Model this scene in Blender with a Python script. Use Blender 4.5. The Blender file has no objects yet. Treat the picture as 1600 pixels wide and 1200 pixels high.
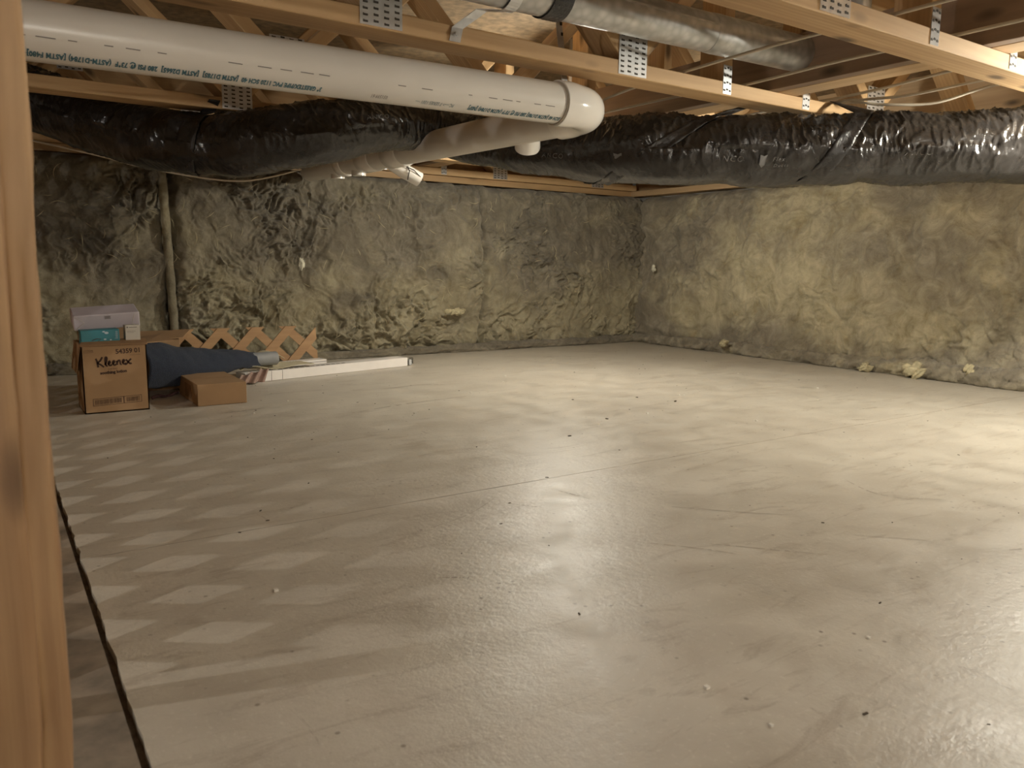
import bpy, bmesh, math, random
import numpy as np
from mathutils import Vector, Matrix, Euler
random.seed(4); rng = np.random.RandomState(7)
S = bpy.context.scene
COL = S.collection

# ------------------------------------------------------------------ camera
CAM_Z = .48
R0 = ((0.83025831, -0.5572188, 0.01335477), (-0.07265889, -0.1319554, -0.98858913), (0.55262269, 0.81981399, -0.15004396))
cd = bpy.data.cameras.new('camera'); cam = bpy.data.objects.new('camera', cd); COL.objects.link(cam)
r, d, f = (Vector(v) for v in R0)
M = Matrix((r, -d, -f)).transposed().to_4x4(); M.translation = (0, 0, CAM_Z)
cam.matrix_world = M
cd.sensor_width = 36; cd.lens = 36 * 1223.13 / 1600; cd.clip_start = .02; cd.clip_end = 50
cd.dof.use_dof = True; cd.dof.focus_distance = 3.0; cd.dof.aperture_fstop = 12
S.camera = cam
# ------------------------------------------------------------------ world, light, exposure
w = bpy.data.worlds.new('world'); S.world = w; w.use_nodes = True
w.node_tree.nodes['Background'].inputs[0].default_value = (1, .86, .7, 1)
w.node_tree.nodes['Background'].inputs[1].default_value = .02
S.view_settings.view_transform = 'Standard'; S.view_settings.look = 'None'
S.view_settings.exposure = 0.0; S.view_settings.gamma = 1; S.view_settings.use_curve_mapping = False
S.cycles.use_denoising = True
S.cycles.max_bounces = 8; S.cycles.diffuse_bounces = 5
BULBS = [  # label, x y z, radiance, colour, radius
    ('bare glowing light bulb in the joist bay nearest the floor pool of light', (2.55, .80, .915), 1480, (1, .955, .82), .031),
    ('bare glowing light bulb behind the black flexible duct near the corner', (2.02, 2.60, .925), 900, (1, .955, .82), .031),
    ('bare glowing light bulb on the basement side of the lattice', (-1.45, 1.3, .90), 3300, (1, .95, .88), .015),
    ('added fill bulb hanging unseen behind the photographer', (.55, -1.40, .90), 1150, (1, .94, .84), .031),  # fill lamp added behind the camera to brighten faces turned towards it
]

# ------------------------------------------------------------------ helpers
class MB:
    def __init__(s): s.v = []; s.f = []; s.m = []
    def add(s, v, f, m=0):
        n = len(s.v); s.v += [tuple(map(float, p)) for p in v]; s.f += [tuple(n + i for i in q) for q in f]; s.m += [m] * len(f); return s
    def box(s, a, b, m=0, rot=None, at=None):
        v = [(x, y, z) for x in (a[0], b[0]) for y in (a[1], b[1]) for z in (a[2], b[2])]
        if rot is not None:
            E = Euler(rot).to_matrix(); o = Vector(at); v = [tuple(o + E @ (Vector(p) - o)) for p in v]
        return s.add(v, [(0, 1, 3, 2), (4, 6, 7, 5), (0, 4, 5, 1), (2, 3, 7, 6), (0, 2, 6, 4), (1, 5, 7, 3)], m)
    def tube(s, P, R, n=16, m=0, cap=True, closed=False):
        P = [Vector(p) for p in P]; R = R if hasattr(R, '__len__') else [R] * len(P)
        T = [(P[min(i + 1, len(P) - 1)] - P[max(i - 1, 0)]).normalized() for i in range(len(P))]
        up = Vector((0, 0, 1)) if abs(T[0].z) < .9 else Vector((1, 0, 0))
        v = []; u = (up - T[0] * up.dot(T[0])).normalized()
        for p, t, rr in zip(P, T, R):
            u = (u - t * u.dot(t)).normalized(); b = t.cross(u)
            v += [p + (u * math.cos(a) + b * math.sin(a)) * rr for a in (2 * math.pi * k / n for k in range(n))]
        fs = [(i * n + k, i * n + (k + 1) % n, (i + 1) * n + (k + 1) % n, (i + 1) * n + k) for i in range(len(P) - 1) for k in range(n)]
        if cap: fs += [tuple(range(n))[::-1], tuple((len(P) - 1) * n + k for k in range(n))]
        return s.add(v, fs, m)
    def lathe(s, prof, axis_at, ax=(0, 0, 1), n=24, m=0):
        ax = Vector(ax).normalized(); o = Vector(axis_at)
        return s.tube([o + ax * h for h, _ in prof], [max(q, 1e-4) for _, q in prof], n, m) if abs(prof[-1][0] - prof[0][0]) > 1e-6 else s
    def grid(s, P, m=0, close_v=False):   # P[i][j] -> point array (ni,nj,3)
        P = np.asarray(P); ni, nj = P.shape[:2]
        n = len(s.v); s.v += [tuple(p) for p in P.reshape(-1, 3).tolist()]
        J = nj if close_v else nj - 1
        for i in range(ni - 1):
            for j in range(J):
                s.f.append((n + i * nj + j, n + i * nj + (j + 1) % nj, n + (i + 1) * nj + (j + 1) % nj, n + (i + 1) * nj + j)); s.m.append(m)
        return s

def mesh_np(name, P, close_v=False, flip=False):
    P = np.asarray(P, dtype=np.float32); ni, nj = P.shape[:2]; J = nj if close_v else nj - 1
    i, j = np.meshgrid(np.arange(ni - 1), np.arange(J), indexing='ij'); j2 = (j + 1) % nj
    q = np.stack([i * nj + j, i * nj + j2, (i + 1) * nj + j2, (i + 1) * nj + j], -1).reshape(-1, 4)
    if flip: q = q[:, ::-1]
    me = bpy.data.meshes.new(name); me.vertices.add(ni * nj); me.vertices.foreach_set('co', P.reshape(-1))
    me.loops.add(q.size); me.loops.foreach_set('vertex_index', q.reshape(-1).astype(np.int32))
    me.polygons.add(len(q)); me.polygons.foreach_set('loop_start', np.arange(len(q), dtype=np.int32) * 4)
    me.update(); me.validate(); me.shade_smooth(); return me

def link(name, me, mat=None, parent=None, smooth=False):
    for mm in (mat if isinstance(mat, (list, tuple)) else [mat]):
        if mm and mm.name not in [x.name for x in me.materials if x]: me.materials.append(mm)
    o = bpy.data.objects.new(name, me); COL.objects.link(o)
    if parent: o.parent = parent
    if smooth: me.shade_smooth()
    return o

def obj(name, mb, mat, parent=None, smooth=False, bevel=0, angle=False):
    """one mesh object; world coordinates in, made local to parent / to own centre"""
    if parent is not None: c = world_loc(parent); loc = (0, 0, 0)
    else:
        a = np.array(mb.v); c = Vector(((a[:, 0].min() + a[:, 0].max()) / 2, (a[:, 1].min() + a[:, 1].max()) / 2, a[:, 2].min())); loc = c
    me = bpy.data.meshes.new(name)
    me.from_pydata([tuple(Vector(p) - c) for p in mb.v], [], mb.f)
    mats = mat if isinstance(mat, (list, tuple)) else [mat]
    for mm in mats: me.materials.append(mm)
    if len(mats) > 1: me.polygons.foreach_set('material_index', mb.m)
    bm = bmesh.new(); bm.from_mesh(me); bmesh.ops.recalc_face_normals(bm, faces=bm.faces)
    if bevel: bmesh.ops.bevel(bm, geom=list(bm.edges), offset=bevel, segments=2, affect='EDGES', profile=.5)
    bm.to_mesh(me); bm.free()
    if smooth: me.shade_smooth()
    if angle: me.set_sharp_from_angle(angle=math.radians(40))
    o = bpy.data.objects.new(name, me); COL.objects.link(o); o.parent = parent; o.location = loc
    return o
WL = {}
def world_loc(o):
    p = Vector((0, 0, 0))
    while o is not None: p += o.location; o = o.parent
    return p
def tag(o, label, cat, group=None, kind=None):
    if label: o['label'] = label
    if cat: o['category'] = cat
    if group: o['group'] = group
    if kind: o['kind'] = kind
    return o
def thing(name, label, cat, loc, group=None):
    o = bpy.data.objects.new(name, None); COL.objects.link(o); o.location = loc; o.empty_display_size = .05
    return tag(o, label, cat, group)
def struct(o, label=None, cat=None): o['kind'] = 'structure'; return tag(o, label, cat) if label else o
def children(o, table=None): return [c for c in COL.objects if c.parent == o]
def copy_tree(o, parent=None):
    kids = children(o); c = o.copy(); COL.objects.link(c); c.parent = parent
    for k in kids: copy_tree(k, c)
    return c

# numpy gradient-ish value noise -------------------------------------------------
def _h(ix, iy, seed):
    n = (ix.astype(np.int64) * 374761393 + iy.astype(np.int64) * 668265263 + seed * 1442695041) & 0x7fffffff
    n = ((n ^ (n >> 13)) * 1274126177) & 0x7fffffff
    return ((n ^ (n >> 16)) & 0xffff) / 65535. * 2 - 1
def vn(x, y, seed=0):
    ix = np.floor(x); iy = np.floor(y); fx = x - ix; fy = y - iy
    ux = fx * fx * fx * (fx * (fx * 6 - 15) + 10); uy = fy * fy * fy * (fy * (fy * 6 - 15) + 10)
    def g(a, b):
        an = _h(ix + a, iy + b, seed) * math.pi
        return np.cos(an) * (fx - a) + np.sin(an) * (fy - b)
    a = g(0, 0) * (1 - ux) + g(1, 0) * ux; b = g(0, 1) * (1 - ux) + g(1, 1) * ux
    return (a * (1 - uy) + b * uy) * 1.5
def fbm(x, y, o=4, seed=0, gain=.5):
    r = 0; a = 1
    for k in range(o): r = r + a * vn(x, y, seed + k * 17); x = x * 2.03 + 5.1; y = y * 2.03 + 1.7; a *= gain
    return r

# ------------------------------------------------------------------ materials
def nodes(name):
    m = bpy.data.materials.new(name); m.use_nodes = True; nt = m.node_tree; b = nt.nodes['Principled BSDF']; return m, nt, b
def N(nt, t, **k):
    n = nt.nodes.new(t)
    for a, v in k.items():
        if a.startswith('i_'):
            key = a[2:]; key = int(key) if key.isdigit() else key.replace('_', ' '); n.inputs[key].default_value = v
        else: setattr(n, a, v)
    return n
def L(nt, a, b): nt.links.new(a, b)
def ramp(nt, fac, stops):
    r_ = N(nt, 'ShaderNodeValToRGB'); e = r_.color_ramp.elements
    while len(e) < len(stops): e.new(.5)
    for q, (p, c) in zip(e, stops): q.position = p; q.color = (*c, 1) if len(c) == 3 else c
    L(nt, fac, r_.inputs[0]); return r_.outputs[0]
def coords(nt, scale=(1, 1, 1), rnd=True, rot=(0, 0, 0)):
    tc = N(nt, 'ShaderNodeTexCoord'); mp = N(nt, 'ShaderNodeMapping'); mp.inputs['Scale'].default_value = scale; mp.inputs['Rotation'].default_value = rot
    if rnd:
        oi = N(nt, 'ShaderNodeObjectInfo'); ml = N(nt, 'ShaderNodeMath', operation='MULTIPLY', i_1=37.); L(nt, oi.outputs['Random'], ml.inputs[0])
        va = N(nt, 'ShaderNodeVectorMath', operation='ADD'); L(nt, tc.outputs['Object'], va.inputs[0]); L(nt, ml.outputs[0], va.inputs[1]); L(nt, va.outputs[0], mp.inputs[0])
    else: L(nt, tc.outputs['Object'], mp.inputs[0])
    return mp.outputs[0]
def noise(nt, vec, scale, detail=4, rough=.55, dist=0):
    n = N(nt, 'ShaderNodeTexNoise', i_Scale=scale, i_Detail=detail, i_Roughness=rough, i_Distortion=dist); L(nt, vec, n.inputs['Vector']); return n.outputs['Fac']
def bump(nt, b, h, strength=.3, dist=.002):
    n = N(nt, 'ShaderNodeBump', i_Strength=strength, i_Distance=dist); L(nt, h, n.inputs['Height']); L(nt, n.outputs[0], b.inputs['Normal'])
def mix(nt, fac, a, b_, blend='MIX'):
    n = N(nt, 'ShaderNodeMix', data_type='RGBA', blend_type=blend)
    for s_, i in ((fac, 0), (a, 6), (b_, 7)):
        if hasattr(s_, 'links'): L(nt, s_, n.inputs[i])
        else: n.inputs[i].default_value = s_ if not isinstance(s_, tuple) else (*s_, 1)
    return n.outputs[2]

def mat_plain(name, col, rough=.6, metal=0, var=.12, scale=20, bmp=.15, spec=None, coat=0):
    m, nt, b = nodes(name); v = coords(nt); n = noise(nt, v, scale)
    lo = tuple(c * (1 - var) for c in col); hi = tuple(min(1, c * (1 + var)) for c in col)
    L(nt, ramp(nt, n, [(.3, lo), (.7, hi)]), b.inputs['Base Color'])
    b.inputs['Roughness'].default_value = rough; b.inputs['Metallic'].default_value = metal
    if coat: b.inputs['Coat Weight'].default_value = coat
    if bmp: bump(nt, b, noise(nt, v, scale * 4), bmp, .001)
    return m
def mat_wood(name, dark, light, axis=0, knots=True):
    m, nt, b = nodes(name); sc = [22, 22, 22]; sc[axis] = 1.1
    v = coords(nt, tuple(sc)); g = noise(nt, v, 1.2, 6, .6, .6)
    wv = coords(nt, tuple(1 if k != axis else .12 for k in range(3)))
    w_ = N(nt, 'ShaderNodeTexWave', i_Scale=26., i_Distortion=5., i_Detail=2.); w_.inputs['Detail Scale'].default_value = .7
    w_.bands_direction = ['Y', 'Z', 'Y'][axis] if axis != 1 else 'X'; L(nt, wv, w_.inputs['Vector'])
    a = ramp(nt, g, [(.25, dark), (.75, light)])
    a = mix(nt, ramp(nt, w_.outputs['Fac'], [(.35, (0, 0, 0)), (.9, (.35, .35, .35))]), a, dark)
    if knots:
        ks = [9, 9, 9]; ks[axis] = 3.4; kv = coords(nt, tuple(ks))
        vo = N(nt, 'ShaderNodeTexVoronoi', i_Scale=1.); L(nt, kv, vo.inputs['Vector'])
        a = mix(nt, ramp(nt, vo.outputs['Distance'], [(.06, (1, 1, 1)), (.16, (0, 0, 0))]), a, tuple(c * .35 for c in dark))
    L(nt, a, b.inputs['Base Color']); b.inputs['Roughness'].default_value = .62
    bump(nt, b, g, .25, .0015); return m

M_woodX = mat_wood('pine_along_x', (.36, .215, .095), (.60, .41, .215), 0)
M_woodY = mat_wood('pine_along_y', (.38, .25, .13), (.62, .44, .26), 1)
M_woodD = mat_wood('dark_board_along_y', (.17, .11, .07), (.30, .21, .14), 1)
M_woodZ = mat_wood('pine_along_z', (.36, .215, .095), (.60, .41, .215), 2)
M_stud = mat_wood('aged_pine_stud', (.17, .08, .032), (.50, .33, .17), 2)
M_lat = mat_wood('lattice_wood', (.30, .16, .065), (.45, .27, .12), 0, False)
M_osb = mat_plain('osb_subfloor', (.21, .145, .08), .8, var=.35, scale=35, bmp=.4)

def mat_concrete():
    m, nt, b = nodes('concrete_slab'); v = coords(nt, rnd=False)
    big = noise(nt, v, 1.3, 5, .55, .3); mid = noise(nt, v, 9, 6, .6, .4); fine = noise(nt, v, 120, 3, .6)
    a = ramp(nt, big, [(.3, (.50, .455, .385)), (.7, (.62, .575, .49))])
    a = mix(nt, ramp(nt, mid, [(.32, (.55, .55, .55)), (.6, (0, 0, 0))]), a, (.44, .395, .33))
    # trowel swirls
    sv = coords(nt, (2.2, 9, 1), False, (0, 0, .5)); sw = noise(nt, sv, 2.2, 7, .7, 1.4)
    a = mix(nt, ramp(nt, sw, [(.54, (0, 0, 0)), (.68, (.55, .55, .55))]), a, (.33, .275, .215))
    sv2 = coords(nt, (14, 3, 1), False, (0, 0, -.5)); sw2 = noise(nt, sv2, 2.0, 5, .7, 2.)
    a = mix(nt, ramp(nt, sw2, [(.66, (0, 0, 0)), (.70, (.5, .5, .5)), (.73, (0, 0, 0))]), a, (.27, .22, .17))
    pits = N(nt, 'ShaderNodeTexVoronoi', i_Scale=34.); L(nt, v, pits.inputs['Vector'])
    pm = ramp(nt, pits.outputs['Distance'], [(.06, (1, 1, 1)), (.13, (0, 0, 0))])
    pm2 = mix(nt, 1., pm, ramp(nt, noise(nt, v, 5, 3), [(.46, (0, 0, 0)), (.58, (.9, .9, .9))]), 'MULTIPLY')
    a = mix(nt, pm2, a, (.22, .18, .14))
    a = mix(nt, ramp(nt, fine, [(.58, (0, 0, 0)), (.78, (.6, .6, .6))]), a, (.70, .66, .58))
    L(nt, a, b.inputs['Base Color'])
    L(nt, ramp(nt, mid, [(.3, (.32, .32, .32)), (.7, (.50, .50, .50))]), b.inputs['Roughness'])
    b.inputs['Specular IOR Level'].default_value = .5
    hs = N(nt, 'ShaderNodeMath', operation='MULTIPLY_ADD', i_1=.9); L(nt, noise(nt, v, 75, 5, .7), hs.inputs[0]); L(nt, mid, hs.inputs[2])
    bump(nt, b, hs.outputs[0], .5, .0025); return m
M_conc = mat_concrete()
M_foot = mat_plain('dirty_footing_concrete', (.25, .205, .155), .85, var=.45, scale=14, bmp=.7)
M_dirt = mat_plain('gap_dirt', (.13, .10, .07), .95, var=.4, scale=60, bmp=.8)
M_fwall = mat_plain('foundation_concrete', (.32, .30, .27), .85, var=.2, scale=6, bmp=.4)
M_paint = mat_plain('basement_drywall', (.62, .58, .52), .8, var=.05, scale=4, bmp=.1)

def mat_insul(name, amt_dark, seed, gain=1.):
    m, nt, b = nodes(name); v = coords(nt, rnd=False)
    sh = N(nt, 'ShaderNodeVectorMath', operation='ADD'); L(nt, v, sh.inputs[0]); sh.inputs[1].default_value = (seed, seed * 1.3, seed * .7); v = sh.outputs[0]
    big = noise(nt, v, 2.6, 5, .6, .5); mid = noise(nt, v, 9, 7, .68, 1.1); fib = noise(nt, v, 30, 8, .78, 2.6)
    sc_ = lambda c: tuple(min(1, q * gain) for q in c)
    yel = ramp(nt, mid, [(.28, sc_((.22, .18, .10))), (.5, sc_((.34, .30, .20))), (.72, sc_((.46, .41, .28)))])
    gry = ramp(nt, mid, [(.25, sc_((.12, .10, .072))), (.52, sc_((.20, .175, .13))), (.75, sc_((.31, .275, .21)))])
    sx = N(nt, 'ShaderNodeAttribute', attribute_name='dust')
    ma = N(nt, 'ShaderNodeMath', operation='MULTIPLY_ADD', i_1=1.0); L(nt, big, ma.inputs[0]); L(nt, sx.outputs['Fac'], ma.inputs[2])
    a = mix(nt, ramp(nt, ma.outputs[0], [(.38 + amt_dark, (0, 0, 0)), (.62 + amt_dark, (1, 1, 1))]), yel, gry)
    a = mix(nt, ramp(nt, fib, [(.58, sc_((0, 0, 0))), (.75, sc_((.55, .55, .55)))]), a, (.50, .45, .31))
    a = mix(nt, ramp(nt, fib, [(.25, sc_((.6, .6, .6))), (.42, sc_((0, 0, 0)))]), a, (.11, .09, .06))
    L(nt, a, b.inputs['Base Color']); b.inputs['Roughness'].default_value = .95; b.inputs['Specular IOR Level'].default_value = .15
    b.inputs['Sheen Weight'].default_value = .15
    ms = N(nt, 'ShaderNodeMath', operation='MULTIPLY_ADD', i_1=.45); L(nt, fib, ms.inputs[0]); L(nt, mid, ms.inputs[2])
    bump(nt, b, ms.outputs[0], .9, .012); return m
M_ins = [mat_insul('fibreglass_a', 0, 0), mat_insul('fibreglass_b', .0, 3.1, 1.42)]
M_tuft = mat_plain('pale_fibreglass_tuft', (.50, .44, .28), .95, var=.25, scale=60, bmp=.6)
M_tuftw = mat_plain('white_fibreglass_tuft', (.72, .69, .55), .95, var=.2, scale=60, bmp=.6)

def mat_pvc():
    m, nt, b = nodes('white_pvc'); v = coords(nt, (1, 8, 8)); s = noise(nt, v, 3, 6, .65, .5); g = noise(nt, coords(nt), 3, 4)
    a = ramp(nt, g, [(.3, (.56, .53, .48)), (.7, (.64, .61, .56))])
    a = mix(nt, ramp(nt, s, [(.66, (0, 0, 0)), (.74, (.45, .45, .45))]), a, (.36, .31, .25))
    L(nt, a, b.inputs['Base Color']); b.inputs['Roughness'].default_value = .30; bump(nt, b, s, .03, .001); return m
M_pvc = mat_pvc()
M_pvcg = mat_plain('glossy_pvc_fitting', (.72, .69, .64), .12, var=.04, scale=6, bmp=.02)
M_glue = mat_plain('pipe_cement_ring', (.36, .31, .25), .4, var=.2, bmp=.1)

def mat_galv():
    m, nt, b = nodes('galvanised_steel'); v = coords(nt); vo = N(nt, 'ShaderNodeTexVoronoi', i_Scale=45.); L(nt, v, vo.inputs['Vector'])
    a = ramp(nt, vo.outputs['Distance'], [(.1, (.55, .55, .54)), (.7, (.40, .40, .39))]); L(nt, a, b.inputs['Base Color'])
    b.inputs['Metallic'].default_value = .85; L(nt, ramp(nt, noise(nt, v, 14), [(.3, (.34,) * 3), (.7, (.52,) * 3)]), b.inputs['Roughness'])
    bump(nt, b, noise(nt, v, 40), .1, .001); return m
M_galv = mat_galv()
M_plate = mat_plain('nail_plate_steel', (.60, .61, .62), .36, .8, .12, 40, .2)
M_slot = mat_plain('plate_slot_dark', (.035, .028, .02), .8, bmp=0)  # dark tone for plate slots, strip holes, cord and clip wire

def mat_poly(name, base, rough, bs):
    m, nt, b = nodes(name); v = coords(nt, rnd=False); n = noise(nt, v, 16, 6, .6, 1.5); n2 = noise(nt, v, 45, 5, .65, 1.)
    L(nt, ramp(nt, n, [(.3, base), (.75, tuple(c * 2.0 for c in base))]), b.inputs['Base Color'])
    L(nt, ramp(nt, n2, [(.3, (rough * .8,) * 3), (.7, (rough * 1.6,) * 3)]), b.inputs['Roughness'])
    b.inputs['Specular IOR Level'].default_value = .55
    ms = N(nt, 'ShaderNodeMath', operation='MULTIPLY_ADD', i_1=.5); L(nt, n2, ms.inputs[0]); L(nt, n, ms.inputs[2])
    bump(nt, b, ms.outputs[0], bs, .006); return m
M_duct = mat_poly('black_duct_jacket', (.014, .0125, .0115), .15, .32)
M_strap = mat_poly('black_duct_strap', (.013, .012, .012), .28, .7)
M_dprint = mat_plain('grey_duct_print', (.11, .105, .10), .5, bmp=0)
M_cable = mat_plain('beige_cable_jacket', (.50, .44, .35), .55, var=.08, bmp=.05)
M_card = mat_plain('brown_cardboard', (.33, .205, .105), .85, var=.06, scale=9, bmp=.12)
M_carde = mat_plain('cardboard_inside', (.22, .125, .058), .9, var=.12, scale=30, bmp=.3)
M_ink = mat_plain('dark_box_ink', (.055, .026, .016), .8, var=.1, bmp=0)
M_inkb = mat_plain('blue_grey_pipe_ink', (.04, .12, .155), .6, var=.2, bmp=0)
M_inkg = mat_plain('grey_pipe_ink', (.16, .14, .13), .6, var=.2, bmp=0)
M_teal = mat_plain('teal_carton', (.012, .165, .205), .45, var=.1, bmp=.05)
M_white = mat_plain('white_carton', (.52, .49, .43), .6, var=.04, bmp=.05)
M_lav = mat_plain('lilac_white_carton', (.50, .455, .50), .55, var=.04, bmp=.05)
M_pinkd = mat_plain('pale_print_dots', (.42, .50, .55), .6, bmp=0)
def mat_carpet():
    m, nt, b = nodes('navy_carpet'); v = coords(nt); n = noise(nt, v, 260, 3, .8); n1 = noise(nt, v, 12, 4)
    a = ramp(nt, n, [(.3, (.009, .013, .024)), (.62, (.024, .034, .060)), (.8, (.065, .08, .115))])
    a = mix(nt, ramp(nt, n1, [(.3, (.3,) * 3), (.6, (0,) * 3)]), a, (.02, .028, .05))
    L(nt, a, b.inputs['Base Color']); b.inputs['Roughness'].default_value = .95; b.inputs['Sheen Weight'].default_value = .08
    bump(nt, b, n, .9, .004); return m
M_carpet = mat_carpet()
M_grey = mat_plain('grey_roll_backing', (.23, .235, .235), .6, var=.08, bmp=.1)
M_maroon = mat_plain('maroon_carpet_edge', (.10, .05, .05), .9, var=.3, scale=80, bmp=.5)
M_vinyl = mat_plain('white_vinyl_trim', (.80, .76, .72), .4, var=.03, bmp=.03)
M_vent = mat_plain('perforation_dark', (.10, .085, .07), .8, bmp=0)
M_pink = mat_plain('pinkish_brown_cloth', (.34, .235, .19), .85, var=.15, scale=50, bmp=.3)
M_cream = mat_plain('cream_grip_mesh', (.55, .49, .34), .85, var=.1, scale=60, bmp=.3)
M_scuff = mat_plain('floor_scuff', (.37, .325, .265), .6, var=.2, scale=60, bmp=.2)
M_chip = mat_plain('dark_debris', (.06, .045, .03), .9, var=.5, scale=60, bmp=.5)
M_chipw = mat_plain('white_debris', (.75, .72, .65), .8, bmp=0)
M_porc = mat_plain('white_porcelain', (.75, .73, .68), .2, bmp=0)
def mat_emit(i, col, st):
    m, nt, b = nodes(f'bulb_glow_{i}'); b.inputs['Base Color'].default_value = (0, 0, 0, 1)
    b.inputs['Emission Color'].default_value = (*col, 1); b.inputs['Emission Strength'].default_value = st; return m

# ------------------------------------------------------------------ room shell
XW, YW, ZT, ZF = 3.66, 4.02, .965, 1.371
fl = struct(obj('floor', MB().box((-.10, -1.6, -.12), (XW, YW, -.012)), M_dirt))
def slab(x0, x1, y0, y1, mat, nx, ny, amp=0):
    xs = np.linspace(x0, x1, nx); ys = np.linspace(y0, y1, ny); X, Y = np.meshgrid(xs, ys, indexing='ij')
    Z = np.zeros_like(X); ed = np.minimum(np.minimum(X - x0, x1 - X), np.minimum(Y - y0, y1 - Y))
    Z -= .006 * np.exp(-(ed / .0025) ** 2); Z[0, :] = Z[-1, :] = Z[:, 0] = Z[:, -1] = -.016
    if amp:
        X[0, :] += amp * fbm(Y[0] * 18, Y[0] * 0 + 3, 4, 5); X[1, :] += amp * fbm(Y[0] * 18, Y[0] * 0 + 3, 4, 5)
    return np.stack([X, Y, Z], -1), mat
def edges(a, b, n):  # grid lines with extra lines close to both ends
    return np.concatenate([[a, a + .0002, a + .004], np.linspace(a + .02, b - .02, n), [b - .004, b - .0002, b]])
def slab_obj(x0, x1, y0, y1, n=('slab',), amp=0, zoff=0, mat=None):
    xs = edges(x0, x1, 8); ys = edges(y0, y1, 140 if amp else 8); X, Y = np.meshgrid(xs, ys, indexing='ij')
    ed = np.minimum(np.minimum(X - x0, x1 - X), np.minimum(Y - y0, y1 - Y)); Z = 0 * ed + zoff
    Z[0, :] = Z[-1, :] = Z[:, 0] = Z[:, -1] = -.0125
    if amp:
        dlt = amp * fbm(Y[0] * 24, Y[0] * 0 + 3, 5, 5, .6)
        for k in range(3): X[k, :] += dlt * (1 - .1 * k)
    o = link(n[0], mesh_np('slab', np.stack([X, Y, Z], -1), flip=True), mat or M_conc, fl); o.data.shade_flat(); o.location = -fl.location; return o
obj('joint_filler', MB().box((.11, 1.386, -.012), (XW, 1.394, -.0003)), M_foot, fl)
slab_obj(.101, XW, -1.6, 1.3889, amp=.0032); slab_obj(.101, XW, 1.3911, YW, amp=.0032)
fo = slab_obj(-.10, .093, -1.6, YW, ('footing_strip',), amp=0, zoff=-.001, mat=M_foot); fo['label'] = 'dirty rough footing strip left of the dark gap'

wb = struct(obj('wall_back', MB().box((-.1, YW, 0), (XW + .15, YW + .15, .93)), M_fwall))
wr = struct(obj('wall_right', MB().box((XW, -1.6, 0), (XW + .15, YW, .93)), M_fwall))
struct(obj('trim_1', MB().box((-.1, YW - .10, .93), (XW + .1, YW + .1, .963)), M_woodX))      # sill on the back wall
struct(obj('trim_2', MB().box((XW - .10, -1.6, .93), (XW + .1, YW - .1, .963)), M_woodY))     # sill on the right wall
struct(obj('trim_3', MB().box((XW + .03, -1.6, .963), (XW + .07, YW, ZF)), M_woodY))           # rim boards
struct(obj('trim_4', MB().box((-.1, YW + .03, .963), (XW + .03, YW + .07, ZF)), M_woodX))
ce = struct(obj('ceiling', MB().box((-3.1, -1.75, ZF), (XW + .2, YW + .2, ZF + .02)), M_osb))
for k in range(3):                                                                             # OSB sheet joints
    pass
struct(obj('wall_front', MB().box((-3.1, -1.75, -1.3), (XW + .15, -1.6, ZF)), M_paint))
bs = struct(obj('floor_basement', MB().box((-3.1, -1.6, -1.32), (-.25, YW + .15, -1.3)), M_conc))
struct(obj('wall_left', MB().box((-3.2, -1.75, -1.32), (-3.1, YW + .2, ZF)), M_paint))
struct(obj('wall_basement_back', MB().box((-3.1, YW, -1.3), (-.1, YW + .15, ZF)), M_paint))
struct(obj('wall_step', MB().box((-.25, -1.6, -1.3), (-.10, YW, -.002)), M_fwall))

# ------------------------------------------------------------------ floor trusses
BW, TH = .089, .038
def lumber(name, p0, p1, wy, t, mat, parent):
    """board from p0 to p1 in the x-z plane, grain along its own x"""
    p0, p1 = Vector(p0), Vector(p1); ln = (p1 - p0).length
    mb = MB().box((-ln / 2, -wy / 2, -t / 2), (ln / 2, wy / 2, t / 2))
    me = bpy.data.meshes.new(name); me.from_pydata(mb.v, [], mb.f); me.materials.append(mat)
    bm = bmesh.new(); bm.from_mesh(me); bmesh.ops.recalc_face_normals(bm, faces=bm.faces)
    bmesh.ops.bevel(bm, geom=list(bm.edges), offset=.002, segments=1, affect='EDGES'); bm.to_mesh(me); bm.free()
    o = bpy.data.objects.new(name, me); COL.objects.link(o); o.parent = parent
    o.location = (p0 + p1) / 2 - world_loc(parent); dd = p1 - p0
    o.rotation_euler = (0, -math.atan2(dd.z, dd.x), 0); return o
X0, X1 = -.10, 3.56
def plate(parent, x, z0, z1, wd, y, cols, rows, sgn=-1):
    sw_ = .0055 if wd > .05 else .0036
    p = obj('nail_plate', MB().box((x - wd / 2, y - .0012 if sgn < 0 else y, z0), (x + wd / 2, y if sgn < 0 else y + .0012, z1)), M_plate, parent)
    s = MB(); yy = y + sgn * .0012
    for c in range(cols):
        for q in range(rows):
            cx = x - wd / 2 + wd * (c + .5) / cols; cz = z0 + (z1 - z0) * (q + .5) / rows + (.0025 if c % 2 else 0)
            s.box((cx - sw_, yy - .0006, cz - .0021), (cx + sw_, yy + .0006, cz + .0021))
            s.box((cx - sw_, yy - .0022, cz + .0021), (cx - sw_ + .002, yy + .0006, cz + .0026))
    o = obj('tooth_slots', s, M_slot, p); o['kind'] = 'stuff'; return p
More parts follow.
